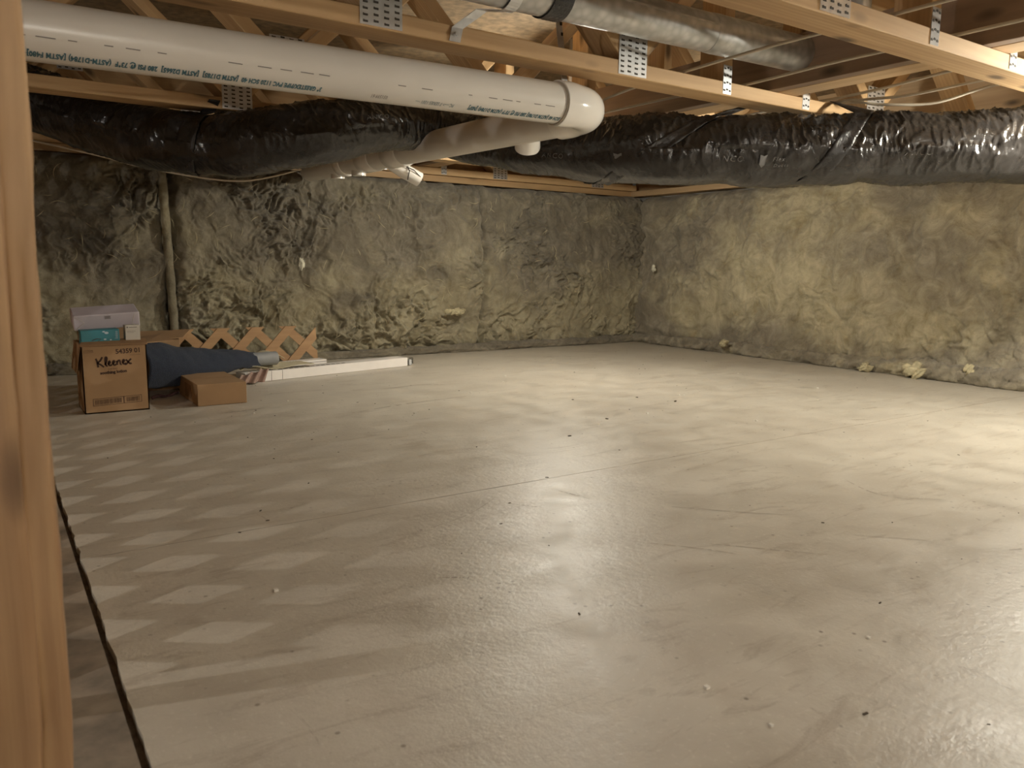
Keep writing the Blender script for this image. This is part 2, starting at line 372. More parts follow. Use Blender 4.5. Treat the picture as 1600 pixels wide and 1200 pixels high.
def make_truss(y, dx, label):
    t = thing('floor_truss', label, 'truss', (1.7, y + BW / 2, ZT), 'wooden floor trusses overhead')
    yc = y + BW / 2
    lumber('bottom_chord', (X0, yc, ZT + TH / 2), (X1, yc, ZT + TH / 2), BW, TH, M_woodX, t)
    lumber('top_chord', (X0, yc, ZF - TH / 2), (X1, yc, ZF - TH / 2), BW, TH, M_woodX, t)
    zb, zt = ZT + TH + .012, ZF - TH - .012
    P = [-.02 + dx, .705 + dx, 1.41 + dx]; T = [.343 + dx, 1.06 + dx]
    v1, v2 = 1.77 + dx, 2.13 + dx
    P2 = [2.50 + dx, 3.23 + dx]; T2 = [2.87 + dx]
    segs = [(P[0], T[0]), (P[1], T[0]), (P[1], T[1]), (P[2], T[1]), (P[2], v1 - .02), (P2[0], v2 + .02), (P2[0], T2[0]), (P2[1], T2[0])]
    for a, b in segs: lumber('web', (a + (.018 if b > a else -.018), yc, zb), (b - (.018 if b > a else -.018), yc, zt), BW * .98, TH, M_woodX, t)
    for vx in (v1, v2): obj('upright', MB().box((vx - TH / 2, y + .001, ZT + TH), (vx + TH / 2, y + BW - .001, ZF - TH)), M_woodZ, t)
    for px in P + P2: plate(t, px, ZT + .004, ZT + .118, .096, y, 4, 9)
    for px in (v1, v2): plate(t, px, ZT + .004, ZT + .082, .034, y, 3, 4)
    for px in T + T2: plate(t, px, ZF - .105, ZF - .004, .096, y, 4, 8)
    return t
tr = make_truss(.99, 0, 'nearest floor truss crossing the top right corner of the view')
specs = [(1.595, 'floor truss in front of the white drain pipe with a steel hanger screwed on'),
         (2.2, 'floor truss hidden behind the top of the white drain pipe'),
         (2.71, 'floor truss with a dark knot seen below the white pipe at the left'),
         (3.33, 'short pale stretch of floor truss seen above the orange one at the back'),
         (3.90, 'orange lit floor truss lying along the top of the back wall'),
         (.385, 'floor truss just above and behind the view'),
         (-.22, 'floor truss behind the photographer')]
for y, lb in specs:
    c = copy_tree(tr); c.location = (1.7 + (.028 if y > 1 else -.02), y + BW / 2, ZT); c['label'] = lb
# flat brace and strongback running across the trusses
bz = ZT + TH + .001
o = obj('brace_board', MB().box((2.027, -.3, bz), (2.116, 3.9, bz + TH)), M_woodY, bevel=.002); tag(o, 'pale flat brace board laid across the floor trusses by the black strap', 'board')
o = obj('strongback_board', MB().box((1.985, -.3, bz), (2.023, 3.9, bz + .14)), M_woodD, bevel=.002); tag(o, 'brown board standing on edge beside the flat brace', 'board')

# ------------------------------------------------------------------ insulation on the walls
def insul_field(u, v, seed, rough=1.):
    wx = fbm(u * 3.5, v * 3.5, 4, seed + 50) * .13; wy = fbm(u * 3.5 + 7, v * 3.5, 4, seed + 60) * .13
    U, V = u + wx, v + wy
    big = fbm(U * 2.0, V * 2.0, 3, seed) * .040
    w2x = fbm(U * 11, V * 11, 4, seed + 81, .6) * .032; w2y = fbm(U * 11, V * 11, 4, seed + 82, .6) * .032
    r1 = 1 - np.abs(fbm((U + w2x) * 6.5, (V + w2y) * 5, 3, seed + 3)) * 2.2; r1 = np.clip(r1, 0, 1) ** 2.5
    r2 = 1 - np.abs(fbm((U + w2y) * 16, (V + w2x) * 13, 3, seed + 9)) * 2.; r2 = np.clip(r2, 0, 1) ** 2
    bl = fbm(U * 11, V * 11, 5, seed + 23, .62)
    mask = np.clip(.5 + fbm(u * 2.3, v * 2.3, 2, seed + 33) * 1.3, .15, 1.1)
    return big + rough * mask * (r1 * .026 + r2 * .006 + bl * .027), r1
def insul_wall(name, along, a0, a1, face, z1, step, seed, mat, rough, label, dust):
    """along 'x': wall surface y=face looking to -y; 'y': surface x=face looking to -x"""
    na = int((a1 - a0) / step); nz = int(z1 / step); A = np.linspace(a0, a1, na); Z = np.linspace(0, z1, nz); A2, Z2 = np.meshgrid(A, Z, indexing='ij')
    h, rg = insul_field(A2, Z2, seed, rough)
    belly = .05 * np.sin(np.clip(Z2 / z1, 0, 1) * math.pi) ** .6 + .03 * np.exp(-(Z2 / .12) ** 2)
    ed = np.minimum(A2 - a0, a1 - A2); h = h + belly - .055 * np.exp(-(ed / .022) ** 2) - .04 * np.exp(-((z1 - Z2) / .02) ** 2)
    h[:, -1] -= .05
    top = fbm(A2 * 5, A2 * 0 + seed, 3, seed) * .012 * (Z2 / z1) ** 6
    n = -h; P = np.stack([np.minimum(A2 + fbm(A2 * 12, Z2 * 12, 2, seed + 5) * .012, 3.64), np.minimum(face + n, YW - .004), Z2 + top], -1) if along == 'x' else np.stack([np.minimum(face + n, XW - .004), A2, Z2 + top], -1)
    me = mesh_np(name, P, flip=(along == 'y'))
    at = me.attributes.new('dust', 'FLOAT', 'POINT'); at.data.foreach_set('value', dust(A2, Z2).astype(np.float32).reshape(-1))
    o = link(name, me, mat); return tag(o, label, 'insulation', 'insulation blankets on the walls'), h
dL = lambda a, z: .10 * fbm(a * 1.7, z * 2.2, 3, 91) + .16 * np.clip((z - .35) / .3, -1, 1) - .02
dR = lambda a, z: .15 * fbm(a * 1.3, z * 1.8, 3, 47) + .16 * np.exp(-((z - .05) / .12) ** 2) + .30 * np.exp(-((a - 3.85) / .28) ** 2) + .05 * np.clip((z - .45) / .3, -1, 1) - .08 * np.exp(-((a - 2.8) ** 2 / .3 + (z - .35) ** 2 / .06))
FY, FX = 3.845, 3.58
for a0, a1, sd, lb in ((-.08, .715, 11, 'ragged fibreglass blanket on the back wall behind the open carton'),
                       (.722, 2.365, 12, 'ragged fibreglass blanket on the back wall behind the wooden lattice'),
                       (2.340, 3.60, 13, 'ragged fibreglass blanket on the back wall next to the corner')):
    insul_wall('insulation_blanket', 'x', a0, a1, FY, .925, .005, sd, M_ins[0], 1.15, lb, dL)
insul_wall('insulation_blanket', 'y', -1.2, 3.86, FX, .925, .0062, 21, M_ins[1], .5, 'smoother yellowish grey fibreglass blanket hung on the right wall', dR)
# straight seam board-like fold edge between the first two blankets
P = [(.712 - .0012 * k, 3.793, .10 + .78 * k / 20) for k in range(21)]
o = obj('insulation_fold', MB().tube(P, [.019 + .0015 * math.sin(k * 1.9) for k in range(21)], 10), M_ins[0], smooth=True); tag(o, 'narrow straight vertical fold between two wall blankets', 'insulation')
# crumpled foot roll along the walls
def foot_roll(pts, rad, seed, name, label, mat):
    pts = np.array(pts, float); n = 520; t = np.linspace(0, len(pts) - 1, n); C_ = np.stack([np.interp(t, range(len(pts)), pts[:, k]) for k in range(3)], -1)
    R_ = np.interp(t, range(len(rad)), rad) if len(rad) == len(pts) else np.full(n, rad[0])
    th = np.linspace(0, 2 * np.pi, 36, endpoint=False); T, H = np.meshgrid(t, th, indexing='ij')
    d_ = np.gradient(C_, axis=0); d_ /= np.linalg.norm(d_, axis=1)[:, None]; nrm = np.stack([-d_[:, 1], d_[:, 0], 0 * d_[:, 0]], -1)
    s = np.cumsum(np.r_[0, np.linalg.norm(np.diff(C_, axis=0), axis=1)])[:, None]
    rr = R_[:, None] * (1 + .30 * fbm(s * 7 + 0 * H, np.sin(H) * 1.5 + np.cos(H), 3, seed) + .22 * (1 - np.abs(fbm(s * 22 + H, np.cos(H) * 2 + s * 3, 3, seed + 4)) * 2))
    P_ = C_[:, None, :] + nrm[:, None, :] * (np.cos(H) * rr * 1.25)[..., None] + np.array([0, 0, 1.]) * (np.sin(H) * rr)[..., None]
    P_[..., 2] = np.maximum(P_[..., 2], .001)
    me = mesh_np(name, P_, True); me.attributes.new('dust', 'FLOAT', 'POINT').data.foreach_set('value', np.full(n * 36, .12, np.float32))
    o = link(name, me, mat); return tag(o, label, 'insulation')
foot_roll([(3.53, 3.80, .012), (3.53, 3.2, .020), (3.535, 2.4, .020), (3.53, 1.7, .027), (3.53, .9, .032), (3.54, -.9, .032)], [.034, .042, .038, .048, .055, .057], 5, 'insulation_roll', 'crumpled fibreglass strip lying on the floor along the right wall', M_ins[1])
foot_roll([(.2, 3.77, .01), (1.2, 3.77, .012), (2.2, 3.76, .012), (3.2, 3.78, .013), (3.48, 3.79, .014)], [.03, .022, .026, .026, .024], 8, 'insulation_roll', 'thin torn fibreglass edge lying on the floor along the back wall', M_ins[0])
# torn tufts
def tuft(c, size, seed, mat, label, stretch=(1, 1, 1)):
    bm = bmesh.new(); bmesh.ops.create_icosphere(bm, subdivisions=4, radius=1)
    for v in bm.verts:
        p = np.array(v.co); a = np.array([p[0] * 1.6 + seed]); b_ = np.array([p[1] * 1.6 + p[2]])
        q = 1 + float(fbm(a, b_, 4, seed)[0]) * .8; v.co = Vector((p[0] * q * size * .8 * stretch[0], p[1] * q * size * .8 * stretch[1], p[2] * q * size * .8 * stretch[2]))
    me = bpy.data.meshes.new('insulation_tuft'); bm.to_mesh(me); bm.free(); me.materials.append(mat); me.shade_smooth()
    o = bpy.data.objects.new('insulation_tuft', me); COL.objects.link(o); o.location = c
    return tag(o, label, 'tuft', 'torn fibreglass tufts')
tuft((1.285, 3.735, .475), .016, 3, M_tuftw, 'pale yellow fibreglass tuft sticking out of the middle of the back wall', (.9, .8, 1.8))
tuft((2.145, 3.735, .225), .034, 5, M_tuft, 'long pale fibreglass scrap low on the back wall', (1.7, .5, .6))
tuft((3.455, 2.13, .024), .022, 7, M_tuft, 'rounded tan fibreglass tuft on the foot strip, leftmost of three by the right wall', (1.1, 1.5, 1))
tuft((3.445, 1.88, .034), .034, 9, M_tuft, 'largest ragged tan fibreglass tuft on the foot strip by the right wall', (.8, 1.5, 1))
tuft((3.47, 1.66, .062), .020, 12, M_tuft, 'small upright tan fibreglass tuft on top of the foot strip', (.8, 1, 1.3))
tuft((3.50, 3.62, .47), .015, 14, M_tuftw, 'white fibreglass tuft on the right wall close to the corner', (.7, .9, 1.5))
tuft((3.44, 2.98, .06), .022, 17, M_tuft, 'small curled fibreglass flap at the foot of the right wall', (1, 1.6, 1))
# hair-like fibre curls over the back wall: nobody could count them
mb = MB()
for k in range(200):
    x = rng.uniform(.05, 3.4); z = rng.uniform(.1, .88); a = rng.uniform(0, 6.28); ln = rng.uniform(.02, .075); kk = rng.uniform(-22, 22); y0 = 3.745 - rng.uniform(0, .012)
    p = np.array([x, z]); pts = []
    for i in range(7):
        pts.append((p[0], y0 - .008 * math.sin(i * .52), p[1])); p = p + np.array([math.cos(a), math.sin(a)]) * ln / 6; a += kk * ln / 6
    mb.tube(pts, [.0003, .0008, .0011, .0013, .0011, .0008, .0003], 4)
o = obj('fibre_curls', mb, M_tuft, smooth=True); tag(o, 'thin pale fibreglass curls hanging off the back wall blankets', 'insulation', kind='stuff')

# ------------------------------------------------------------------ white drain pipe
pr = .05
def A1(x): return Vector((x, 1.616 + .03926 * x, .860 + .02308 * x))
def B1(y): return Vector((1.443 - .0263 * y, y, .869 + .01206 * y))
t = thing('drain_pipe', 'thick white plastic drain pipe with blue printing and an elbow', 'pipe', tuple(A1(.6)))
XE = 1.245
obj('pipe_run', MB().tube([A1(x) for x in np.linspace(.012, XE + .03, 12)], pr, 48), M_pvc, t, smooth=True, angle=True)
obj('cement_ring', MB().tube([A1(XE - .005), A1(XE + .006)], pr + .0032, 48), M_glue, t, smooth=True, angle=True)
# elbow
e0 = A1(XE); e1 = B1(1.835); d0 = (A1(1) - A1(0)).normalized(); d1 = (B1(1) - B1(0)).normalized()
cor = Vector((B1(1.67).x, A1(1.40).y, (e0.z + e1.z) / 2))
pts = [e0 + d0 * .0, e0 + d0 * .035]; s0 = pts[-1]; s1 = e1 - d1 * .035
for k in range(1, 15):
    q = k / 15; pts.append(s0 * (1 - q) ** 2 + cor * 2 * q * (1 - q) + s1 * q ** 2)
pts += [s1, e1]
rr = [pr + .0065] * 2 + [pr + .0055] + [pr + .004] * 12 + [pr + .0055] + [pr + .0065] * 2
obj('elbow', MB().tube(pts, rr, 48), M_pvcg, t, smooth=True, angle=True)
obj('pipe_run', MB().tube([B1(y) for y in np.linspace(1.80, 3.75, 20)], pr, 40), M_pvc, t, smooth=True, angle=True)
for y0, y1, rr_ in ((2.78, 2.90, .0062), (3.02, 3.14, .0062), (3.30, 3.36, .0062)):
    obj('coupling', MB().tube([B1(y0), B1(y0 + .004), B1(y1 - .004), B1(y1)], [pr + .003, pr + rr_, pr + rr_, pr + .003], 40), M_pvcg, t, smooth=True, angle=True)
c0 = B1(2.04)
obj('cleanout_plug', MB().tube([c0 + Vector((.03, 0, -.015)), c0 + Vector((.052, .03, -.050)), c0 + Vector((.054, .034, -.056))], [.040, .040, .036], 32), M_pvcg, t, smooth=True, angle=True)
w0 = B1(2.98)
wy = obj('side_branch', MB().tube([w0, w0 + Vector((.10, -.01, -.055)), w0 + Vector((.160, -.015, -.082))], [.030, .030, .030], 28), M_pvcg, t, smooth=True, angle=True)
obj('pull_cord', MB().tube([w0 + Vector((.075, -.045, -.035)), w0 + Vector((.12, -.047, -.05)), w0 + Vector((.165, -.040, -.085))], .0022, 6).tube([w0 + Vector((.095, -.030, -.02)), w0 + Vector((.10, -.046, -.055)), w0 + Vector((.10, -.030, -.088))], .0022, 6), M_slot, wy)
def dip(c, ln, rr_): return MB().tube([c, c + Vector((0, 0, -ln))], [rr_, rr_], 20)
for y_, zz in ((3.20, .062), (3.42, .060)): obj('fitting_hub', dip(B1(y_), zz, .030), M_pvcg, t, smooth=True, angle=True)

def text_mesh(body, size, fn, name, mat, parent, shear=0, space=1., font_bold=0, sub=0):
    cu = bpy.data.curves.new('t', 'FONT'); cu.body = body; cu.size = size; cu.shear = shear; cu.space_character = space; cu.offset = font_bold; cu.resolution_u = 2
    ob = bpy.data.objects.new('t', cu); COL.objects.link(ob); dg = bpy.context.evaluated_depsgraph_get(); dg.update()
    me = bpy.data.meshes.new_from_object(ob.evaluated_get(dg)); bpy.data.objects.remove(ob)
    bm = bmesh.new(); bm.from_mesh(me)
    if sub: bmesh.ops.subdivide_edges(bm, edges=[e for e in bm.edges if e.calc_length() > sub], cuts=1, use_grid_fill=False)
    bmesh.ops.triangulate(bm, faces=bm.faces)
    wl = world_loc(parent)
    for v in bm.verts: v.co = Vector(fn(v.co.x, v.co.y)) - wl
    bm.to_mesh(me); bm.free(); me.materials.clear(); me.materials.append(mat)
    o = bpy.data.objects.new(name, me); COL.objects.link(o); o.parent = parent; return o
def on_pipe(x_right, phi):
    def fn(u, v):   # rotated half a turn, so reading runs right to left, upside down
        x = x_right - u * .62; a = phi + (v - .0045) / pr * 1.0; c = A1(x); R_ = pr + .0007
        return c + Vector((0, -math.cos(a) * R_, -math.sin(a) * R_))
    return fn
ph = math.radians(58)
text_mesh('3" GRESTEX/PIPE PVC 1120 SCH 40  [ASTM D1785]  [ASTM D2665]  280 PSI @ 73°F  (ASTM-D1784) [ASTM F480] [NSF-dwv]   PC', .0165, on_pipe(.607, ph), 'pipe_print', M_inkb, t, font_bold=.0008, space=1.05)
text_mesh('<— 7 SERIES 1201', .0165, on_pipe(.10, ph), 'pipe_print', M_inkb, t)
text_mesh('SCH 40 [ASTM D1785] 280 PSI @ 73°F (ASTM D1784) [NSF]', .0165, on_pipe(1.238, ph), 'pipe_print', M_inkb, t, font_bold=.0008, space=1.05)
text_mesh('PC —> 7 SERIES 1201 ·—', .0150, on_pipe(.925, ph), 'pipe_print', M_inkb, t)
text_mesh('031599 61', .0150, on_pipe(.757, ph), 'pipe_print', M_inkg, t)
mb = MB()
for k in range(26):
    x = .06 + k * .045 + rng.uniform(-.01, .01); ln = rng.uniform(.008, .03); a = math.radians(22)
    c = A1(x) + Vector((0, -math.cos(a) * (pr + .0005), -math.sin(a) * (pr + .0005)))
    if k in (6, 7, 13, 14, 15, 18, 19) or x > 1.2: continue
    mb.box((c.x, c.y - .0002, c.z - .0008), (c.x + ln, c.y + .0002, c.z + .0008))
o = obj('scuff_line', mb, M_inkg, t); o['kind'] = 'stuff'

# steel hanger strip holding the white pipe
h0 = A1(1.30)
t = thing('pipe_hanger', 'perforated steel strip hanging down behind the joist to the white pipe', 'hanger', (h0.x, h0.y + .055, 1.0))
pts = [(1.292, 1.745, 1.30), (1.305, 1.738, 1.10), (1.318, h0.y + .056, .95), (1.325, h0.y + .054, h0.z)]
def ribbon(mb, pts, wdir, wd, th=.0012):
    wdir = Vector(wdir).normalized(); P_ = [Vector(p) for p in pts]
    for a, b_ in zip(P_, P_[1:]):
        nn = (b_ - a).cross(wdir).normalized() * th
        mb.add([a - wdir * wd / 2, a + wdir * wd / 2, b_ + wdir * wd / 2, b_ - wdir * wd / 2, a - wdir * wd / 2 + nn, a + wdir * wd / 2 + nn, b_ + wdir * wd / 2 + nn, b_ - wdir * wd / 2 + nn],
               [(0, 1, 2, 3), (4, 5, 6, 7), (0, 1, 5, 4), (1, 2, 6, 5), (2, 3, 7, 6), (3, 0, 4, 7)])
    return mb
obj('strip', ribbon(MB(), pts, (1, 0, 0), .020), M_plate, t)
mb = MB()
for k in range(14):
    z = 1.29 - k * .026; q = 1.292 + (1.30 - z) * .095; yy = 1.7455 - (1.30 - z) * .035 - .003
    mb.box((q - .003, yy - .001, z - .004), (q + .003, yy + .001, z + .004))
obj('strip_holes', mb, M_slot, t)

# ------------------------------------------------------------------ galvanised round pipe
def G1(x): return Vector((x, 1.497, 1.079 + .012 * (x - 1.4)))
t = thing('vent_pipe', 'round galvanised steel vent pipe running between the floor trusses', 'pipe', tuple(G1(1.2)))
gp = .047
obj('pipe_section', MB().tube([G1(-.1), G1(1.645)], gp, 40), M_galv, t, smooth=True, angle=True)
obj('pipe_section', MB().tube([G1(1.60), G1(1.63), G1(1.64), G1(2.12)], [gp + .0008, gp + .0022, gp + .0016, gp + .0014], 40), M_galv, t, smooth=True, angle=True)
obj('pipe_seam', MB().box((-.1, 1.497 - .0475, 1.079 + .008), (2.1, 1.497 - .046, 1.079 + .012)), M_galv, t)
obj('elbow', MB().tube([G1(2.10), G1(2.16), G1(2.20) + Vector((0, .01, .015)), G1(2.235) + Vector((0, .02, .05)), G1(2.25) + Vector((0, .02, .12)), G1(2.25) + Vector((0, .02, .24))], gp + .003, 32), M_galv, t, smooth=True, angle=True)
def wrap(x, dx, wd, R_, a0, a1, tail=None, n=22):
    mb = MB(); pts = []
    for k in range(n + 1):
        a = math.radians(a0 + (a1 - a0) * k / n); c = G1(x + dx * k / n); pts.append(c + Vector((0, -math.cos(a) * R_, -math.sin(a) * R_)))
    return ribbon(mb, (pts + (tail or [])), (1, 0, 0), wd, .0015)
t = thing('pipe_clamp', 'bent galvanised hanger strip screwed to the floor truss under the vent pipe', 'hanger', (.935, 1.59, .98))
obj('strip', wrap(.985, 0, .028, gp + .0035, -80, 118, [Vector((.965, 1.572, 1.040)), Vector((.945, 1.588, 1.022)), Vector((.915, 1.5935, .998)), Vector((.908, 1.5935, .968))]), M_plate, t)
obj('screw', MB().tube([(.911, 1.5935, .984), (.911, 1.586, .984)], [.0055, .0045], 12), M_plate, t, smooth=True, angle=True)
t2 = thing('pipe_band', 'black strap around the galvanised vent pipe', 'strap', (1.10, 1.5, 1.1))
obj('band', wrap(1.115, -.02, .050, gp + .003, -95, 150), M_strap, t2)

# ------------------------------------------------------------------ flexible insulated duct
RV = .105
KN = np.array([(-.35, 3.60, 1.13), (-.117, 3.347, 1.009), (.178, 3.191, .907), (.348, 3.026, .831), (.517, 2.876, .772), (.670, 2.745, .751), (.828, 2.642, .771), (.967, 2.602, .798),
               (1.117, 2.60, .841), (1.269, 2.62, .880), (1.40, 2.60, .878), (1.505, 2.50, .842), (1.600, 2.32, .796), (1.694, 2.10, .756), (1.787, 1.905, .737), (1.933, 1.770, .734), (2.139, 1.605, .733), (2.377, 1.409, .740),
               (2.630, 1.155, .747), (2.799, .971, .763), (2.968, .798, .779), (3.30, .45, .82)])
KR = np.array([RV] * 8 + [.098, .092, .09, .092, .098, .104] + [.110] * 8)
KN[:, 2] += KR; 
def cr(K, t):
    i = np.clip(np.floor(t).astype(int), 0, len(K) - 2); u = (t - i)
    p = lambda k: K[np.clip(k, 0, len(K) - 1)]
    u = u.reshape(-1, *([1] * (K.ndim - 1)))
    return .5 * (2 * p(i) + (p(i + 1) - p(i - 1)) * u + (2 * p(i - 1) - 5 * p(i) + 4 * p(i + 1) - p(i + 2)) * u ** 2 + (-p(i - 1) + 3 * p(i) - 3 * p(i + 1) + p(i + 2)) * u ** 3)
tt = np.linspace(0, len(KN) - 1.001, 3000); CC = cr(KN, tt); RRR = cr(KR, tt)
ss = np.r_[0, np.cumsum(np.linalg.norm(np.diff(CC, axis=0), axis=1))]; SL = ss[-1]
DD = np.gradient(CC, axis=0); DD /= np.linalg.norm(DD, axis=1)[:, None]; NN = np.stack([DD[:, 1], -DD[:, 0], 0 * DD[:, 0]], -1); NN /= np.linalg.norm(NN, axis=1)[:, None]
BB = np.cross(NN, DD) * -1.; BB *= np.sign(BB[:, 2])[:, None]
def duct(s, th, off=0.):
    """s arc length (left to right), th angle: 0 = towards the viewer, +90 up, -90 down"""
    s = np.asarray(s, float); th = np.asarray(th, float) + 0 * s; s = s + 0 * th; sh = s.shape; s = s.ravel(); th = th.ravel(); off = (np.zeros(sh) + off).ravel()
    g = lambda A: np.stack([np.interp(s, ss, A[:, k]) for k in range(3)], -1)
    c, n_, b_ = g(CC), g(NN), g(BB); r_ = np.interp(s, ss, RRR)
    ct, st = np.cos(th), np.sin(th)
    wr = 1 - np.abs(vn(s * 26 + .9 * vn(s * 7, th * 1.2, 6), th * 1.1 + s, 2)) * 3; wr = np.clip(wr, 0, 1) ** 2
    wr2 = 1 - np.abs(vn(s * 60, th * 1.8 + s * 4, 12)) * 3; wr2 = np.clip(wr2, 0, 1) ** 2
    env = .35 + .65 * np.clip(.5 + 1.3 * vn(s * 2.2, th * .6 + 5, 30), 0, 1)
    env = env * (.35 + .65 * np.clip((st + .55) * 2, 0, 1))
    dsp = .010 * vn(s * 5, th * .8, 44) + env * (.0085 * wr + .0045 * wr2) + .0035 * vn(s * 12, th * 2.5, 15)
    for s0, s1_ in STR: # waist where straps squeeze
        sc_ = s0 + (s1_ - s0) * np.clip((math.pi / 2 - th) / math.pi, 0, 1); dsp = dsp - .009 * np.exp(-((s - sc_) / .045) ** 2)
    dsp = dsp - .004
    rad = r_ + dsp + off
    return (c + n_ * (ct * rad * 1.03)[:, None] + b_ * (st * rad)[:, None]).reshape(*sh, 3)
def s_at(x): return float(np.interp(x, CC[:, 0], ss))
STR = [(s_at(1.97), s_at(1.72)), (s_at(2.30), s_at(2.14)), (s_at(.66), s_at(.60))]
t = thing('flex_duct', 'long glossy black wrapped flexible duct sagging below the floor trusses', 'duct', (1.2, 2.5, .75))
sg = np.linspace(0, SL, 1300); tg = np.linspace(0, 2 * np.pi, 110, endpoint=False); Sg, Tg = np.meshgrid(sg, tg, indexing='ij')
o = link('duct_jacket', mesh_np('duct_jacket', duct(Sg, Tg), True, flip=True), M_duct, t); o.location = -t.location
def on_duct(x, deg):
    s0 = s_at(x)
    return lambda u, v: tuple(duct(np.array([s0 + u]), np.array([math.radians(deg) + v / .108]), .0012)[0])
def emblem(x, deg):
    s0 = s_at(x); mb = MB(); out = [(0, .026), (.012, .022), (.022, .026), (.022, .010), (.016, -.004), (.008, -.012), (0, -.002)]
    P_ = [tuple(duct(np.array([s0 + u]), np.array([math.radians(deg) + v / .108]), .0013)[0]) for u, v in out]
    mb.add(P_, [tuple(range(len(P_)))]); return mb
for xx, dg_ in ((1.935, -24), (2.365, -18), (1.655, -22)):
    text_mesh('ANCO', .024, on_duct(xx, dg_), 'duct_print', M_dprint, t, space=1.25, shear=.2, sub=.008)
    obj('duct_emblem', emblem(xx + .100, dg_ - 3), M_dprint, t)
    text_mesh('Flex', .018, on_duct(xx + .130, dg_ + 1), 'duct_print', M_dprint, t, space=1.2, shear=.2, sub=.008)
    text_mesh('Ducts', .015, on_duct(xx + .134, dg_ - 9), 'duct_print', M_dprint, t, space=1.3, shear=.2, sub=.008)
text_mesh('ANCO', .024, on_duct(1.09, 8), 'duct_print', M_dprint, t, space=1.25, shear=.2, sub=.008)
text_mesh('ANCO', .014, on_duct(2.15, -58), 'duct_print', M_dprint, t, space=1.25, shear=.2, sub=.008)
# black webbing straps slung under the duct
def duct_strap(s0, s1_, end, label, wd=.058):
    th = np.radians(np.linspace(78, -200, 60)); k = (math.pi / 2 - th) / math.pi; sc_ = s0 + (s1_ - s0) * np.clip(k, 0, 1.5)
    u = np.linspace(-wd / 2, wd / 2, 7); S_, U_ = np.meshgrid(sc_, u, indexing='ij'); T_ = np.repeat(th[:, None], 7, 1)
    P_ = duct(S_ + U_, T_ + 0 * U_, .0035 + 0 * U_)
    e = np.array(end); E_ = []
    for q in np.linspace(0, 1, 8)[:-1]: E_.append(e[None, :] * (1 - q) + P_[0] * q + (np.array([[uu, 0, 0] for uu in u]) * .6) * (1 - q))
    P_ = np.concatenate([np.array(E_), P_], 0)
    o = link('duct_strap', mesh_np('duct_strap', P_), M_strap); so = o.modifiers.new('thick', 'SOLIDIFY'); so.thickness = .0012
    return tag(o, label, 'strap', 'black straps under the duct')
duct_strap(STR[0][0], STR[0][1], (2.03, 1.69, .985), 'black strap crossing the duct just right of the pipe elbow')
duct_strap(STR[1][0], STR[1][1], (2.285, 1.588, 1.006), 'black strap with bright glints around the duct near the end of the long joist')
duct_strap(STR[2][0], STR[2][1], (.66, 2.70, .99), 'dark strap on the left part of the duct below the white pipe')

# ------------------------------------------------------------------ cables
def cable(pts, label, rad=.0042):
    P_ = np.array(pts, float); q = np.linspace(0, len(P_) - 1.001, 10 * len(P_)); C_ = cr(P_, q)
    o = obj('electric_cable', MB().tube([tuple(c) for c in C_], rad, 8), M_cable, smooth=True); return tag(o, label, 'cable', 'beige electric cables across the floor trusses')
zc = ZT + TH + .005
cable([(1.60, -.3, zc), (1.62, .4, zc), (1.62, 1.03, zc), (1.625, 1.3, zc + .004), (1.635, 1.64, zc), (1.66, 1.85, zc), (1.71, 2.05, zc + .003), (1.74, 2.24, zc), (1.75, 2.75, zc)], 'beige cable draped over the floor trusses nearest the pipe elbow')
cable([(1.86, -.3, zc), (1.865, .4, zc), (1.87, 1.03, zc), (1.865, 1.3, zc), (1.885, 1.62, zc), (1.845, 1.85, zc), (1.84, 2.24, zc), (1.85, 2.75, zc)], 'beige cable running just left of the brown board on edge')
cable([(2.10, .9, bz + .045), (2.16, 1.05, zc), (2.19, 1.19, zc), (2.185, 1.36, zc - .012), (2.225, 1.5, zc - .006), (2.255, 1.62, zc), (2.26, 2.3, zc)], 'beige cable with a loose bend, uppermost of the three right of the brace')
cable([(2.33, .4, zc), (2.35, 1.03, zc), (2.36, 1.19, zc), (2.33, 1.36, zc - .012), (2.31, 1.5, zc - .006), (2.30, 1.62, zc), (2.31, 2.3, zc)], 'beige cable in the middle of the three right of the brace')
cable([(2.47, .4, zc), (2.46, 1.03, zc), (2.45, 1.19, zc), (2.41, 1.33, zc - .030), (2.35, 1.46, zc - .022), (2.32, 1.63, zc), (2.34, 2.3, zc)], 'beige cable sagging lowest of the three right of the brace')
cable([(.012, 3.35, .915), (.15, 3.38, .905), (.40, 3.42, .870), (.62, 3.46, .835), (.95, 3.5, .82), (1.25, 3.6, .90)], 'thin pale cable sagging under the left end of the duct', .0038)

# ------------------------------------------------------------------ framing stud and lattice screen
t = thing('framing_stud', 'rough knotty wooden stud close to the camera at the left edge', 'stud', (-.03, .66, 0))
mb = MB(); nz = 60
zz = np.linspace(.001, 1.3, nz); th = np.linspace(0, 2 * np.pi, 41)[:-1]
Z_, T_ = np.meshgrid(zz, th, indexing='ij')
def rbox(T_, hx, hy, k=9):
    c, s_ = np.cos(T_), np.sin(T_); q = (np.abs(c) ** k + np.abs(s_) ** k) ** (-1. / k); return c * q * hx, s_ * q * hy
bx_, by_ = rbox(T_, .0445, .019, 14)
wob = .0022 * fbm(Z_ * 9, T_ * .6, 3, 71)
xc = -.0297 + .0062 * (Z_ - .45)
P_ = np.stack([xc + bx_ + wob * np.sign(bx_), .66 + by_ + wob, Z_], -1)
o = link('stud_body', mesh_np('stud_body', P_, True), M_stud, t); o.location = -t.location
bx_, by_ = rbox(T_, .0108, .019, 8); wob = .0022 * fbm(Z_ * 11 + 4, T_ * .6, 3, 77)
P_ = np.stack([.0235 + .0062 * (Z_ - .45) + bx_ + wob, .668 + by_ + wob, Z_], -1)
